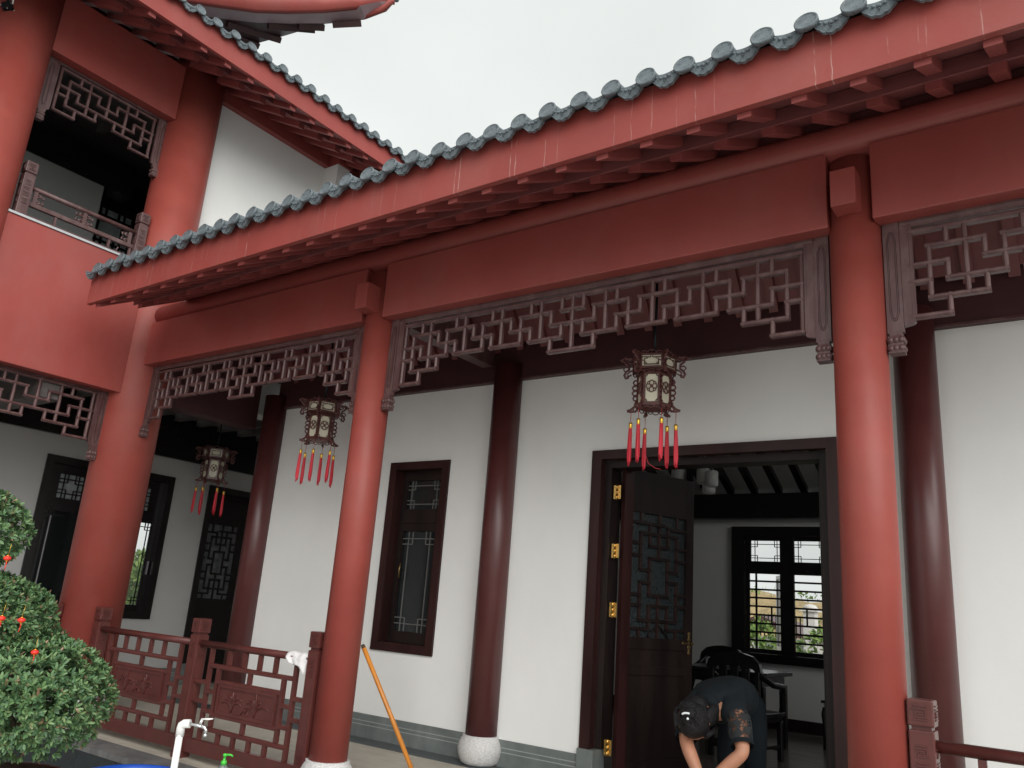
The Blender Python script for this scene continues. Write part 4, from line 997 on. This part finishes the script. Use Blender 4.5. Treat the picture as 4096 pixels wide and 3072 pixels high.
dp('top_rail', MB().tube([(-6.905, -1.434, 4.672), (-6.905, -.396, 4.672)], .024, 12)); dp('middle_rail', MB().box(-6.925, -6.885, -1.434, -.396, 4.488, 4.530, .006)); dp('bottom_rail', MB().box(-6.922, -6.888, -1.434, -.396, 4.375, 4.400, .003))
for y in (-1.17, -.64, -.42): dp('baluster', MB().box(-6.917, -6.893, y-.011, y+.011, 4.401, 4.487))
for y, s_ in ((-.915, 0), (-1.385, 1), (-.445, -1)):
    m_ = MB()
    for sg in ((-1, 1) if s_ == 0 else (s_,)):
        for zc, sz in ((4.555, 1), (4.615, -1)):
            m_.tube([(-6.905, y+sg*.0, zc), (-6.905, y+sg*.03, zc+sz*.012), (-6.905, y+sg*.055, zc), (-6.905, y+sg*.042, zc-sz*.016), (-6.905, y+sg*.028, zc-sz*.006)], .010, 6)
            m_.tube([(-6.905, y+sg*.055, zc), (-6.905, y+sg*.085, zc-sz*.006), (-6.905, y+sg*.07, zc+sz*.022)], .008, 6)
    m_.box(-6.915, -6.895, y-.018, y+.018, 4.528, 4.652)
    dp('scroll_bracket', m_)
dp('hook', MB().tube([(-6.905, -.545, 4.401), (-6.905, -.545, 4.43), (-6.905, -.535, 4.447), (-6.905, -.545, 4.46), (-6.905, -.556, 4.447)], .006, 6))

# ================================================================ SMALL THINGS
# broom handle leaning behind the slim column
hb, ht = Vector((-3.077, .464, zf(.464)+.01)), Vector((-3.501, .165, .887))
tq = thing('broom', hb, 'orange wooden broom handle leaning against the slim front column', 'broom')
dv = (ht-hb)
part('handle', MB().tube([hb+dv*.06, hb+dv*.5+Vector((0, 0, .004)), hb+dv*.975], .0165, 12), M['handle'], tq)
part('grip_end', MB().tube([hb+dv*.976, hb+dv*1.0], [.0165, .012], 12), M['bark'], tq)
part('head', MB().box(hb.x-.16, hb.x+.16, hb.y-.03, hb.y+.03, zf(hb.y)+.001, zf(hb.y)+.06, .008), M['bark'], tq)
# white cloth over the top rail
cl = MB(); nx, ny = 12, 16; rnd = random.Random(5)
x0, x1 = -3.985, -3.775
for i in range(nx+1):
    for j in range(ny+1):
        u = i/nx; v = (j/ny-.5)*2
        x = x0+(x1-x0)*u + .012*math.sin(v*5+u*3)
        if abs(v) < .35: t = v/.35*math.pi*.5; y, z = .036*math.sin(t), .765+.033*math.cos(t)
        else:
            s_ = (abs(v)-.35)/.65; ln = (.035+.085*max(0, u-.15)) if v < 0 else .05
            y = math.copysign(.036+.006*math.sin(u*9+2)+.010*s_, v); z = .765 - s_*ln*(1+.3*math.sin(u*7))
        cl.v.append((x+.004*math.sin(13*v), YR+y+.004*math.sin(17*u+v*4), z+.004*math.sin(11*u+3*v)+.003))
for i in range(nx):
    for j in range(ny):
        a = i*(ny+1)+j; cl.f.append((a, a+ny+1, a+ny+2, a+1)); cl.sm.append(True)
co = tag(part('cloth', cl, M['cloth']), 'crumpled white rag hung over the railing beside the slim column', 'cloth')
sm_ = co.modifiers.new('thick', 'SOLIDIFY'); sm_.thickness = .004
# standpipe with tap
tq = thing('standpipe', (-2.25, -2.07, -.62), 'white plastic standpipe with chrome tap in front of the railing', 'tap')
def sp(name, mb, m_, parent=None): return part(name, mb, M[m_], parent or tq)
sp('pipe', MB().tube([(-2.292, -2.038, -.62), (-2.220, -2.088, .632)], .0140, 14), 'pvc')
sp('elbow', MB().tube([(-2.2235, -2.085, .612), (-2.2205, -2.088, .642), (-2.216, -2.0885, .654), (-2.208, -2.084, .660), (-2.188, -2.070, .662)], [.0168, .0168, .0172, .0172, .0168], 14), 'pvc')
tb = sp('tap', MB().tube([(-2.188, -2.070, .662), (-2.162, -2.051, .657), (-2.145, -2.039, .654)], .0065, 10).tube([(-2.150, -2.042, .656), (-2.138, -2.033, .651), (-2.133, -2.029, .641), (-2.133, -2.029, .628)], [.0075, .007, .0065, .006], 10).tube([(-2.133, -2.029, .629), (-2.133, -2.029, .617)], .0085, 10), 'chrome')
sp('stem', MB().tube([(-2.155, -2.046, .659), (-2.151, -2.043, .682)], .0075, 10), 'chrome', tb)
sp('lever', MB().tube([(-2.153, -2.044, .683), (-2.131, -2.027, .684), (-2.117, -2.016, .687)], [.005, .0068, .004], 8, squash=.6), 'pvc', tb)
# stone wash stand just below the frame, soap bottle on it
tq = thing('wash_stand', (-3.2, -1.15, -.62), 'low grey stone ledge below the soap bottle', 'ledge')
part('slab', MB().box(-3.42, -2.9, -1.35, -.95, .07, .116, .004), M['slab'], tq); part('leg', MB().box(-3.38, -2.95, -1.30, -1.0, -.62, .069), M['slab'], tq)
bo = Vector((-3.12, -1.165, .116))
tq = thing('soap_bottle', bo, 'clear soap bottle with green pump top', 'bottle')
part('body', MB().lathe([(.030, 0), (.034, .006), (.034, .10), (.030, .135), (.018, .155), (.013, .160)], 18, c=bo), M['soap'], tq)
part('label', MB().prism([(-.016, .05), (.016, .05), (.016, .085), (0, .118), (-.016, .085)], -.0365, -.0345).xf(Matrix.Translation(bo) @ Matrix.Rotation(R(40), 4, 'Z')), M['label'], tq)
part('pump', MB().lathe([(.0155, .158), (.0155, .178), (.008, .180), (.006, .200), (.011, .201), (.011, .213), (.004, .216)], 14, c=bo).tube([bo+Vector((0, 0, .209)), bo+Vector((.026, .02, .210)), bo+Vector((.036, .027, .203))], [.0065, .0055, .004], 8), M['green'], tq)
# blue tub
tb_ = Vector((-4.22, -1.0, -.722))
tq = thing('tub', tb_, 'bright blue plastic tub at the bottom edge before the stone plinth', 'tub')
part('bowl', MB().lathe([(.24, 0), (.30, .60), (.325, .735), (.325, .752), (.308, .752), (.295, .72), (.24, .05)], 36, c=tb_), M['blue'], tq)
# flood light and cable on the near wing column
C0 = Vector((-6.80, -2.03, 6.20))
tq = thing('spotlight', C0, 'small black spotlight with pale wires on the top left column', 'light')
part('housing', MB().box(-.035, .045, -.05, .05, -.04, .03, .004).xf(Matrix.Translation(C0) @ Matrix.Rotation(R(28), 4, 'Z') @ Matrix.Rotation(R(-20), 4, 'Y')), M['darkmetal'], tq)
part('arm', MB().tube([C0+Vector((0, 0, .03)), C0+Vector((-.03, .0, .12)), C0+Vector((-.06, .02, .32))], [.022, .028, .036], 8), M['darkmetal'], tq)
for q in ((.04, -.02, -.035), (.04, .035, -.02)): part('screw', MB().ellipsoid(tuple(C0+Vector(q)), (.006, .006, .006), 6, 4), M['chrome'], tq)
part('wire', MB().tube([C0+Vector((.035, .012, .035)), C0+Vector((.03, .01, .09)), C0+Vector((.012, .0, .15)), C0+Vector((-.0, -.0, .22))], .007, 6).tube([C0+Vector((.02, .0, .12)), C0+Vector((.01, -.03, .125))], .005, 5), M['pvc'], tq)
part('cable', MB().tube([C0+Vector((-.02, -.05, .0)), C0+Vector((-.03, -.10, -.005)), C0+Vector((-.05, -.17, .05)), C0+Vector((-.07, -.26, .09))], .006, 6), M['pvc'], tq)

# ================================================================ CLIPPED SHRUB WITH MINI LANTERNS
def leaf_cloud(lobes, dens, Lf, rng, tilt=(.5, 1.15)):
    m_ = MB()
    for (c, r_, wt) in lobes:
        c = Vector(c); area = 4*math.pi*((r_[0]*r_[1])**1.6/3+(r_[0]*r_[2])**1.6/3+(r_[1]*r_[2])**1.6/3)**(1/1.6)
        for _ in range(int(area*dens)):
            d_ = Vector((rng.gauss(0, 1), rng.gauss(0, 1), rng.gauss(0, 1))).normalized()
            if d_.z < -.75 and rng.random() < .7: continue
            dep = 1 - abs(rng.gauss(0, .075)) + .03*math.sin(d_.x*9+c.x)+.03*math.sin(d_.y*11+d_.z*7)
            p = c + Vector((d_.x*r_[0], d_.y*r_[1], d_.z*r_[2]))*dep
            ax = (Vector((d_.x/r_[0], d_.y/r_[1], d_.z/r_[2])).normalized() + Vector((rng.uniform(-.5, .5), rng.uniform(-.5, .5), rng.uniform(-.1, .7)))).normalized()
            u = ax.orthogonal().normalized(); v = ax.cross(u); ph = rng.uniform(0, 6.28)
            nl = rng.choice((5, 6, 7))
            for k_ in range(nl):
                t = ph+k_*2.4; ti = rng.uniform(*tilt); rad = u*math.cos(t)+v*math.sin(t)
                dr = (ax*math.cos(ti)+rad*math.sin(ti)).normalized(); sd_ = dr.cross(ax).normalized(); nn = sd_.cross(dr)
                l_ = Lf*rng.uniform(.7, 1.2); w_ = l_*rng.uniform(.145, .20)
                b0 = p + dr*l_*.08
                m_.add([b0, b0+dr*l_*.45+sd_*w_+nn*w_*.35, b0+dr*l_*.55-nn*.0, b0+dr*l_*.45-sd_*w_+nn*w_*.35, b0+dr*l_*.82+sd_*w_*.75+nn*w_*.1, b0+dr*l_-nn*l_*.06, b0+dr*l_*.82-sd_*w_*.75+nn*w_*.1],
                       [(0, 1, 2), (0, 2, 3), (1, 4, 5, 2), (2, 5, 6, 3)], True)
    return m_
rg = random.Random(11)
BC = Vector((-3.94, -1.99, -.62))
BU = thing('clipped_shrub', BC, 'cloud pruned evergreen shrub in a pot at the left edge', 'shrub')
LOB = [((-3.81, -1.94, .575), (.40, .40, .31)), ((-4.12, -2.13, .965), (.355, .355, .215)), ((-4.02, -2.29, 1.03), (.28, .28, .17)), ((-4.14, -2.335, 1.42), (.33, .325, .225)), ((-4.22, -1.90, .62), (.40, .40, .32))]
for c, r_ in LOB:
    o = part('crown', leaf_cloud([(c, r_, 1)], 1050, .034, rg), M['leaf'], BU)
    # inner mass so that the shell does not show daylight
    part('inner_twigs', leaf_cloud([(c, tuple(.80*q for q in r_), 1)], 300, .045, rg), M['leaf'], BU)
tr = MB(); tr.tube([BC+Vector((0, 0, .62)), (-3.97, -2.02, .35), (-3.93, -2.05, .7), (-4.06, -2.21, 1.0), (-4.15, -2.33, 1.33)], [.055, .05, .04, .03, .02], 8)
for c, r_ in LOB:
    for k_ in range(9):
        d_ = Vector((rg.uniform(-1, 1), rg.uniform(-1, 1), rg.uniform(-.3, 1))).normalized()
        tr.tube([(c[0], c[1], c[2]-r_[2]*.7), Vector(c)+Vector((d_.x*r_[0], d_.y*r_[1], d_.z*r_[2]))*.45, Vector(c)+Vector((d_.x*r_[0], d_.y*r_[1], d_.z*r_[2]))*.62], [.016, .010, .004], 5)
part('trunk', tr, M['bark'], BU)
pt = BC+Vector((0, 0, 0))
part('pot', MB().lathe([(.26, 0), (.29, .04), (.33, .55), (.36, .70), (.38, .72), (.38, .79), (.35, .79), (.33, .72)], 36, c=pt), M['pot'], BU)
part('soil', MB().lathe([(.335, .735), (.20, .75), (.01, .76)], 24, c=pt), M['soil'], BU)
m0 = thing('mini_lantern', (0, 0, 0), 'x', 'ornament', 'tiny red lantern ornaments hung on the shrub')
part('globe', MB().ellipsoid((0, 0, 0), (.0215, .0215, .0150), 14, 8), M['minired'], m0)
part('cap', MB().lathe([(.008, .013), (.008, .018)], 8).lathe([(.008, -.018), (.008, -.013)], 8), M['gold'], m0)
part('tassel', MB().tube([(0, 0, -.018), (.002, 0, -.036)], .0035, 6).tube([(.002, 0, -.036), (-.004, 0, -.066)], .0025, 5), M['minired'], m0)
part('string', MB().tube([(0, 0, .018), (.002, .002, .05), (.006, .003, .085)], .0012, 4), M['gold'], m0)
MLS = [((-3.498, -2.346, 1.267), 'tiny red lantern hung between the two upper tiers of the shrub'), ((-3.545, -2.287, .98), 'tiny red lantern at the very left edge of the shrub'),
       ((-3.44, -2.24, .980), 'tiny red lantern on the middle tier, right of the edge one'), ((-3.405, -2.16, .833), 'tiny red lantern just above the lowest tier of the shrub')]
for i, (l_, lb) in enumerate(MLS):
    o = m0 if i == 0 else copy_tree(m0)
    o.location = Vector(camo.location).lerp(Vector(l_), 1.03); o['label'] = lb; o.rotation_euler = (0, 0, i*.7); o.scale = (.88, .88, .88)

# ================================================================ PERSON BENDING IN THE DOORWAY
def skin_mesh(name, verts, edges, radii, sub=2):
    me = bpy.data.meshes.new(name); me.from_pydata(verts, edges, [])
    o = bpy.data.objects.new(name, me); COL.objects.link(o)
    sk = o.modifiers.new('skin', 'SKIN'); sk.use_smooth_shade = True; sk.branch_smoothing = .3
    for d_, r_ in zip(me.skin_vertices[0].data, radii):
        d_.radius = r_ if isinstance(r_, tuple) else (r_, r_)
    ss = o.modifiers.new('sub', 'SUBSURF'); ss.levels = sub; ss.render_levels = sub
    dg = bpy.context.evaluated_depsgraph_get(); dg.update()
    res = bpy.data.meshes.new_from_object(o.evaluated_get(dg)); bpy.data.objects.remove(o)
    res.polygons.foreach_set('use_smooth', [True]*len(res.polygons)); return res
class SK:
    def __init__(s): s.v = []; s.e = []; s.r = []
    def p(s, co, r_, frm=None):
        s.v.append(tuple(co)); s.r.append(r_)
        if frm is not None: s.e.append((frm, len(s.v)-1))
        return len(s.v)-1
PEL, SP1, SP2, CH, NK = Vector((-1.165, 1.50, .70)), Vector((-1.165, 1.40, .755)), Vector((-1.185, 1.24, .765)), Vector((-1.20, 1.08, .715)), Vector((-1.205, .985, .695))
HC = Vector((-1.232, .845, .628))
SHR, SHL = Vector((-1.375, 1.01, .655)), Vector((-1.005, .95, .680))
ELR, ELL = Vector((-1.300, .86, .485)), Vector((-.935, .845, .490))
WRR, WRL = Vector((-1.165, .785, .295)), Vector((-1.130, .775, .300))
HPR, HPL = Vector((-1.24, 1.50, .67)), Vector((-1.10, 1.54, .67))
KNR, KNL = Vector((-1.25, 1.42, .39)), Vector((-1.08, 1.45, .39))
ANR, ANL = Vector((-1.27, 1.53, .075)), Vector((-1.09, 1.57, .075))
k = SK()
pe = k.p(PEL, .105); a1 = k.p(SP1, .100, pe); a2 = k.p(SP2, .105, a1); ch = k.p(CH, .100, a2); nk = k.p(NK, .058, ch); hd_ = k.p(HC+Vector((0, .05, .02)), .066, nk); k.p(HC, .070, hd_)
for sh, el, wr in ((SHR, ELR, WRR), (SHL, ELL, WRL)):
    s1 = k.p(CH.lerp(sh, .62), .068, ch); s2 = k.p(sh, .056, s1); m1 = k.p(sh.lerp(el, .5), .052, s2); e_ = k.p(el, .044, m1); m2 = k.p(el.lerp(wr, .35), .044, e_); w_ = k.p(wr, .027, m2)
    d_ = (wr-el).normalized(); sgn = 1 if sh is SHR else -1
    side = Vector((1, 0, 0)); side = (side - d_*side.dot(d_)).normalized(); nrm = d_.cross(side)
    pm = k.p(wr+d_*.045, (.030, .022), w_)
    for f_, (off, ln) in enumerate(((-.024, .060), (-.008, .070), (.009, .066), (.025, .052))):
        b0 = k.p(wr+d_*.078+side*off, .0095, pm); b1 = k.p(wr+d_*(.078+ln*.45)+side*off*1.15+nrm*.006, .0088, b0); b2 = k.p(wr+d_*(.078+ln*.78)+side*off*1.15+nrm*.020, .0080, b1); k.p(wr+d_*(.078+ln)+side*off*1.1+nrm*.036, .0065, b2)
    t0 = k.p(wr+d_*.03+side*sgn*.030, .0110, pm); t1 = k.p(wr+d_*.058+side*sgn*.048+nrm*.006, .0100, t0); k.p(wr+d_*.088+side*sgn*.050+nrm*.016, .0080, t1)
for hp, kn, an in ((HPR, KNR, ANR), (HPL, KNL, ANL)):
    h1 = k.p(hp, .082, pe); m_ = k.p(hp.lerp(kn, .5), .074, h1); kk = k.p(kn, .060, m_); cf = k.p(kn.lerp(an, .35), .054, kk); an_ = k.p(an, .036, cf); k.p(an+Vector((-.02, -.13, -.045)), .030, an_)
bodym = skin_mesh('body', k.v, k.e, k.r); bodym.materials.append(M['skin'])
# head with a face (the face looks down at the hands)
hm = bmesh.new(); hm.from_mesh(bodym)
hv = MB(); ex = MB()
ex.ellipsoid((0, 0, 0), (.073, .090, .100), 20, 14)
ex.ellipsoid((0, -.060, -.055), (.045, .038, .045), 12, 8); ex.ellipsoid((0, -.094, -.018), (.011, .017, .020), 10, 6)
for s_ in (-1, 1):
    ex.ellipsoid((s_*.030, -.080, .005), (.014, .010, .008), 8, 6); ex.ellipsoid((s_*.073, .012, -.005), (.011, .021, .032), 10, 6)
ex.ellipsoid((0, -.090, -.058), (.022, .010, .007), 10, 5)
# face direction: forward-down; crown points at the camera
face = Vector((-.04, .50, -.87)).normalized(); crown = Vector((-.05, -1, -.10)).normalized(); crown = (crown-face*crown.dot(face)).normalized(); sx = crown.cross(face)*-1
HS = 1.16
HM = Matrix(((sx.x, -face.x, crown.x, HC.x), (sx.y, -face.y, crown.y, HC.y), (sx.z, -face.z, crown.z, HC.z), (0, 0, 0, 1))) @ Matrix.Scale(HS, 4)
ex.xf(HM); tmp = ex.mesh('tmp', M['skin']); hm.from_mesh(tmp); hm.to_mesh(bodym); hm.free(); bodym.polygons.foreach_set('use_smooth', [True]*len(bodym.polygons))
PE = thing('person', (-1.06, 1.52, 0), 'person in black lace sleeved top bending down in the open doorway, hair tied up', 'person')
put('body', bodym, PE)
k = SK()
pe = k.p(PEL+Vector((-.01, -.02, .005)), .152); a1 = k.p(SP1+Vector((0, 0, .005)), .146, pe); a2 = k.p(SP2, .168, a1); ch = k.p(CH, .150, a2); n0 = k.p(NK+Vector((0, .01, .01)), .118, ch); k.p(NK.lerp(HC, .40)+Vector((0, 0, .005)), .098, n0)
for sh, el in ((SHR, ELR), (SHL, ELL)):
    s1 = k.p(CH.lerp(sh, .60)+Vector((0, .02, .01)), .122, ch); k.p(sh.lerp(el, .12), .080, s1)
sm__ = skin_mesh('shirt', k.v, k.e, k.r); sm__.materials.append(M['shirt']); put('shirt', sm__, PE)
for sh, el in ((SHR, ELR), (SHL, ELL)):
    d_ = (el-sh)
    n_ = MB().tube([sh+d_*t for t in (-.08, .06, .22, .40, .58, .72)], [.062, .076, .076, .073, .070, .067], 18, caps=False)
    part('sleeve', n_, M['lace'], PE)
    part('cuff', MB().tube([sh+d_*t for t in (.715, .76, .83)], [.069, .071, .068], 18, caps=False), M['shirt'], PE)
k = SK(); p0_ = k.p(SP1+Vector((0, -.02, -.01)), .110); pe = k.p(PEL, .138, p0_)
for hp, kn, an in ((HPR, KNR, ANR), (HPL, KNL, ANL)):
    h1 = k.p(hp, .108, pe); m_ = k.p(hp.lerp(kn, .5), .092, h1); kk = k.p(kn, .078, m_); cf = k.p(kn.lerp(an, .5), .070, kk); k.p(an+Vector((0, 0, .02)), .060, cf)
tm = skin_mesh('trousers', k.v, k.e, k.r); tm.materials.append(M['trousers']); put('trousers', tm, PE)
hr = MB(); hr.ellipsoid((0, .016, .012), (.083, .092, .104), 22, 14); hr.ellipsoid((0, .085, .058), (.042, .032, .038), 14, 9); hr.ellipsoid((.02, .098, .02), (.050, .030, .036), 12, 8); hr.ellipsoid((.012, .07, -.045), (.066, .045, .06), 14, 8); hr.ellipsoid((.072, .02, -.05), (.030, .058, .07), 12, 8); hr.ellipsoid((-.072, .02, -.05), (.026, .055, .065), 12, 8)
for s_ in (-1, 1): hr.tube([(s_*.066, -.045, .045), (s_*.078, -.055, -.01), (s_*.070, -.065, -.07), (s_*.06, -.06, -.115)], [.016, .014, .009, .003], 7)
rnd = random.Random(2)
for j in range(60):
    t = rnd.uniform(0, 6.28); p0 = Vector((.078*math.cos(t), .02+.02*rnd.random(), .10*math.sin(t)+.012)); q = Vector((.012*math.cos(t), .095, .055+.012*math.sin(t)))
    mid = (p0+q)/2; mid = Vector((mid.x*1.22, mid.y+.012, (mid.z-.012)*1.15+.012)); hr.tube([p0, mid, q], [.0035, .004, .003], 4)
part('hair', hr.xf(HM), M['hair'], PE)
cp = MB(); cp.tube([(.024*math.cos(t)-.004, .093+.014*math.sin(t), .092+.006*math.cos(t)) for t in [math.pi*(.95+.6*j/8)-2.6 for j in range(9)]], .0055, 7); cp.ellipsoid((-.012, .082, .102), (.007, .007, .007), 10, 7)
part('hair_clip', cp.xf(HM), M['clip'], PE)
for an in (ANR, ANL):
    part('shoe', MB().ellipsoid(tuple(an+Vector((-.01, -.06, -.045))), (.045, .125, .036), 14, 8), M['trousers'], PE)

# ================================================================ FURNITURE IN THE ROOM
def FP(root, name, mb, m_='black'): return part(name, mb, M[m_], root)
def armchair(loc, yaw, label):
    t_ = thing('armchair', (0, 0, 0), label, 'chair', 'black lacquered armchairs round the table')
    FP(t_, 'seat', MB().box(-.29, .29, -.24, .24, .40, .44, .008).box(-.27, .27, -.22, .22, .355, .399))
    for sx in (-1, 1):
        for sy in (-1, 1): FP(t_, 'leg', MB().box(sx*.255-.024, sx*.255+.024, sy*.205-.024, sy*.205+.024, 0, .354, .005))
        FP(t_, 'arm', MB().tube([(sx*.27, -.20, .44), (sx*.285, -.23, .60), (sx*.29, -.20, .67), (sx*.29, 0, .69), (sx*.27, .18, .76), (sx*.20, .225, .86)], [.022, .022, .028, .030, .030, .028], 10))
        FP(t_, 'back_post', MB().box(sx*.245-.022, sx*.245+.022, .205, .245, .44, .86, .005))
    FP(t_, 'stretcher', MB().box(-.25, .25, -.22, -.19, .09, .125).box(-.27, -.24, -.2, .2, .12, .15).box(.24, .27, -.2, .2, .12, .15).box(-.25, .25, .19, .22, .09, .125))
    FP(t_, 'crest_rail', MB().prism([(-.29, .80), (-.27, .88), (-.20, .94), (-.10, .965), (0, .975), (.10, .965), (.20, .94), (.27, .88), (.29, .80), (.24, .82), (.12, .84), (-.12, .84), (-.24, .82)], .20, .25))
    for x in (-.12, 0, .12): FP(t_, 'back_splat', MB().box(x-.040, x+.040, .215, .235, .445, .838, .004))
    t_.location = loc; t_.rotation_euler = (0, 0, R(yaw)); return t_
ch0 = armchair((-2.97, 5.55, .004), 0, 'black armchair behind the table, facing the doorway, below the window')
ch1 = copy_tree(ch0); ch1['label'] = 'black armchair nearest the door, its slatted back towards us behind the bending person'; ch1.location = (-2.06, 4.02, .004); ch1.rotation_euler = (0, 0, R(172))
ch2 = copy_tree(ch0); ch2['label'] = 'black armchair half hidden by the open door leaf'; ch2.location = (-3.22, 4.65, .004); ch2.rotation_euler = (0, 0, R(90))
tq = thing('tea_table', (-2.45, 4.75, .004), 'black lacquered table among armchairs inside the room', 'table')
FP(tq, 'top', MB().box(-2.95, -1.95, 4.32, 5.18, .735, .778, .008)); FP(tq, 'apron', MB().box(-2.88, -2.02, 4.39, 5.11, .64, .734))
for sx in (-2.87, -2.03):
    for sy in (4.40, 5.10): FP(tq, 'leg', MB().box(sx-.035, sx+.035, sy-.035, sy+.035, .004, .639, .005))
tq = thing('side_table', (-1.57, 5.72, .004), 'small black side table at the right edge of the doorway view', 'table')
FP(tq, 'top', MB().box(-1.75, -1.39, 5.5, 5.94, .475, .505, .006)); FP(tq, 'apron', MB().box(-1.72, -1.42, 5.53, 5.91, .40, .474))
for sx in (-1.715, -1.425):
    for sy in (5.535, 5.905): FP(tq, 'leg', MB().tube([(sx, sy, .43), (sx-.012, sy, .36), (sx, sy, .2), (sx-.008, sy, .004)], [.026, .03, .022, .024], 6))
tq = thing('chandelier', (-2.62, 4.25, 4.05), 'ceiling lamp with white glass cylinder shades inside the room', 'lamp')
FP(tq, 'frame', MB().tube([(-2.62, 4.25, 4.09), (-2.62, 4.25, 2.98)], .012, 8).box(-2.95, -2.45, 4.235, 4.265, 2.95, 2.985).box(-2.64, -2.60, 4.0, 4.5, 2.95, 2.985).box(-2.80, -2.74, 4.22, 4.28, 2.70, 2.95), 'darkmetal')
for x, y, z in ((-2.595, 4.2, 2.70), (-2.455, 4.1, 2.65), (-2.60, 4.38, 2.62), (-2.895, 4.2, 2.75)):
    FP(tq, 'shade', MB().lathe([(.060, z+.17), (.071, z+.155), (.071, z+.02), (.060, z)], 20, c=(x, y, 0)), 'shade')
    FP(tq, 'arm', MB().tube([(x, y, z+.17), (x, y, z+.22), (-2.62, 4.25, 2.96)], .007, 6), 'darkmetal')

# ================================================================ BEYOND THE FAR WINDOW
import math as _m
bk = MB(); nx = 60
for i in range(nx+1):
    x = -40+i*1.2; hz_ = 2.45+.35*_m.sin(i*.35)+.25*_m.sin(i*.9+1)
    for (dy, z) in ((0, -.5), (1.5, .9+.15*_m.sin(i*1.3)), (2.2, 1.55+.1*_m.sin(i*.7)), (3.2, 1.75), (4.4, hz_), (9, hz_+.1)): bk.v.append((x, 26+dy+.4*_m.sin(i*.6), z))
for i in range(nx):
    for j in range(5):
        a = i*6+j; bk.f.append((a, a+6, a+7, a+1)); bk.sm.append(True)
tag(part('hillside', bk, M['bank']), kind='structure')
rg = random.Random(4)
vg = MB()
for i in range(1500):
    x = rg.uniform(-22, 4); q = rg.random()
    if q < .4: y, z = 31+rg.uniform(-.8, 2), 2.42+.3*_m.sin((x+40)/1.2*.35)+rg.uniform(-.1, .25)
    else: y, z = 28.6+rg.uniform(-.6, .7), 1.66+rg.uniform(-.12, .10)
    d_ = Vector((rg.gauss(0, 1), rg.gauss(0, 1), rg.gauss(0, 1)+1)).normalized()*rg.uniform(.10, .25); s_ = d_.cross(Vector((1, .3, .2))).normalized()*.07
    p = Vector((x, y, z)); vg.add([p-s_, p+s_, p+d_], [(0, 1, 2)])
tag(part('hill_scrub', vg, M['leaf2']), kind='stuff')
tq = thing('gate_wall', (-4.4, 15, -.62), 'pale gate pillar with grey panel gate seen through the far window', 'gate')
part('pillar', MB().box(-4.62, -4.36, 14.8, 15.06, -.62, 1.66, .01), M['pillar'], tq); part('pillar_cap', MB().box(-4.68, -4.30, 14.74, 15.12, 1.661, 1.72).lathe([(.19, 1.721), (.12, 1.80), (.02, 1.83)], 10, c=(-4.49, 14.93, 0)), M['pillar'], tq)
part('panel', MB().box(-5.75, -4.63, 14.9, 14.96, -.4, 1.05), M['silver'], tq)
for k_ in range(12): part('picket', MB().box(-5.72+k_*.09, -5.695+k_*.09, 14.92, 14.945, 1.06, 1.55), M['darkmetal'], tq)
part('panel', MB().box(-4.355, -3.3, 14.9, 14.96, -.4, .95), M['pillar'], tq)
tq = thing('pavilion_roof', (-7.2, 22, -.62), 'small dark red roof beyond the far window, left of the gate pillar', 'roof')
part('roof', MB().prism([(-9.0, .95), (-7.4, 1.62), (-5.7, .95), (-5.9, .9), (-7.4, 1.48), (-8.8, .9)], 20, 23), M['dkred'], tq); part('wall', MB().box(-8.5, -6.2, 20.3, 22.7, -.62, .95), M['pillar'], tq)
rs_ = random.Random(9)
for i, (c, r_, lb) in enumerate([((-3.72, 13.2, .55), (.55, .5, .70), 'leafy light green bush before the gate, lower right in the far window'), ((-5.15, 13.5, .75), (.42, .4, .62), 'green bush left of the gate in the far window'), ((-4.35, 13.0, .15), (.6, .4, .35), 'low green plants at the foot of the gate')]):
    tq = thing('bush', (c[0], c[1], -.62), lb, 'bush', 'bushes outside the far window')
    part('crown', leaf_cloud([(c, r_, 1)], 45, .14, rs_), M['leaf2'], tq); part('stem', MB().tube([(c[0], c[1], -.62), (c[0]+.03, c[1], c[2])], .025, 6), M['bark'], tq)
tc_ = Vector((-22, 9.7, -.62))
tq = thing('tree', tc_, 'green tree reflected bright in the dark side window', 'tree')
tq['label'] = 'green tree seen through the glass of the dark veranda window'
part('crown', leaf_cloud([((tc_.x, tc_.y, .9), (1.5, 1.5, 1.1), 1), ((tc_.x-.3, tc_.y+.8, 1.4), (1, 1, .8), 1)], 22, .28, rs_), M['leaf2'], tq); part('trunk', MB().tube([tc_, tc_+Vector((0, .1, 1.6))], [.12, .07], 8), M['bark'], tq)
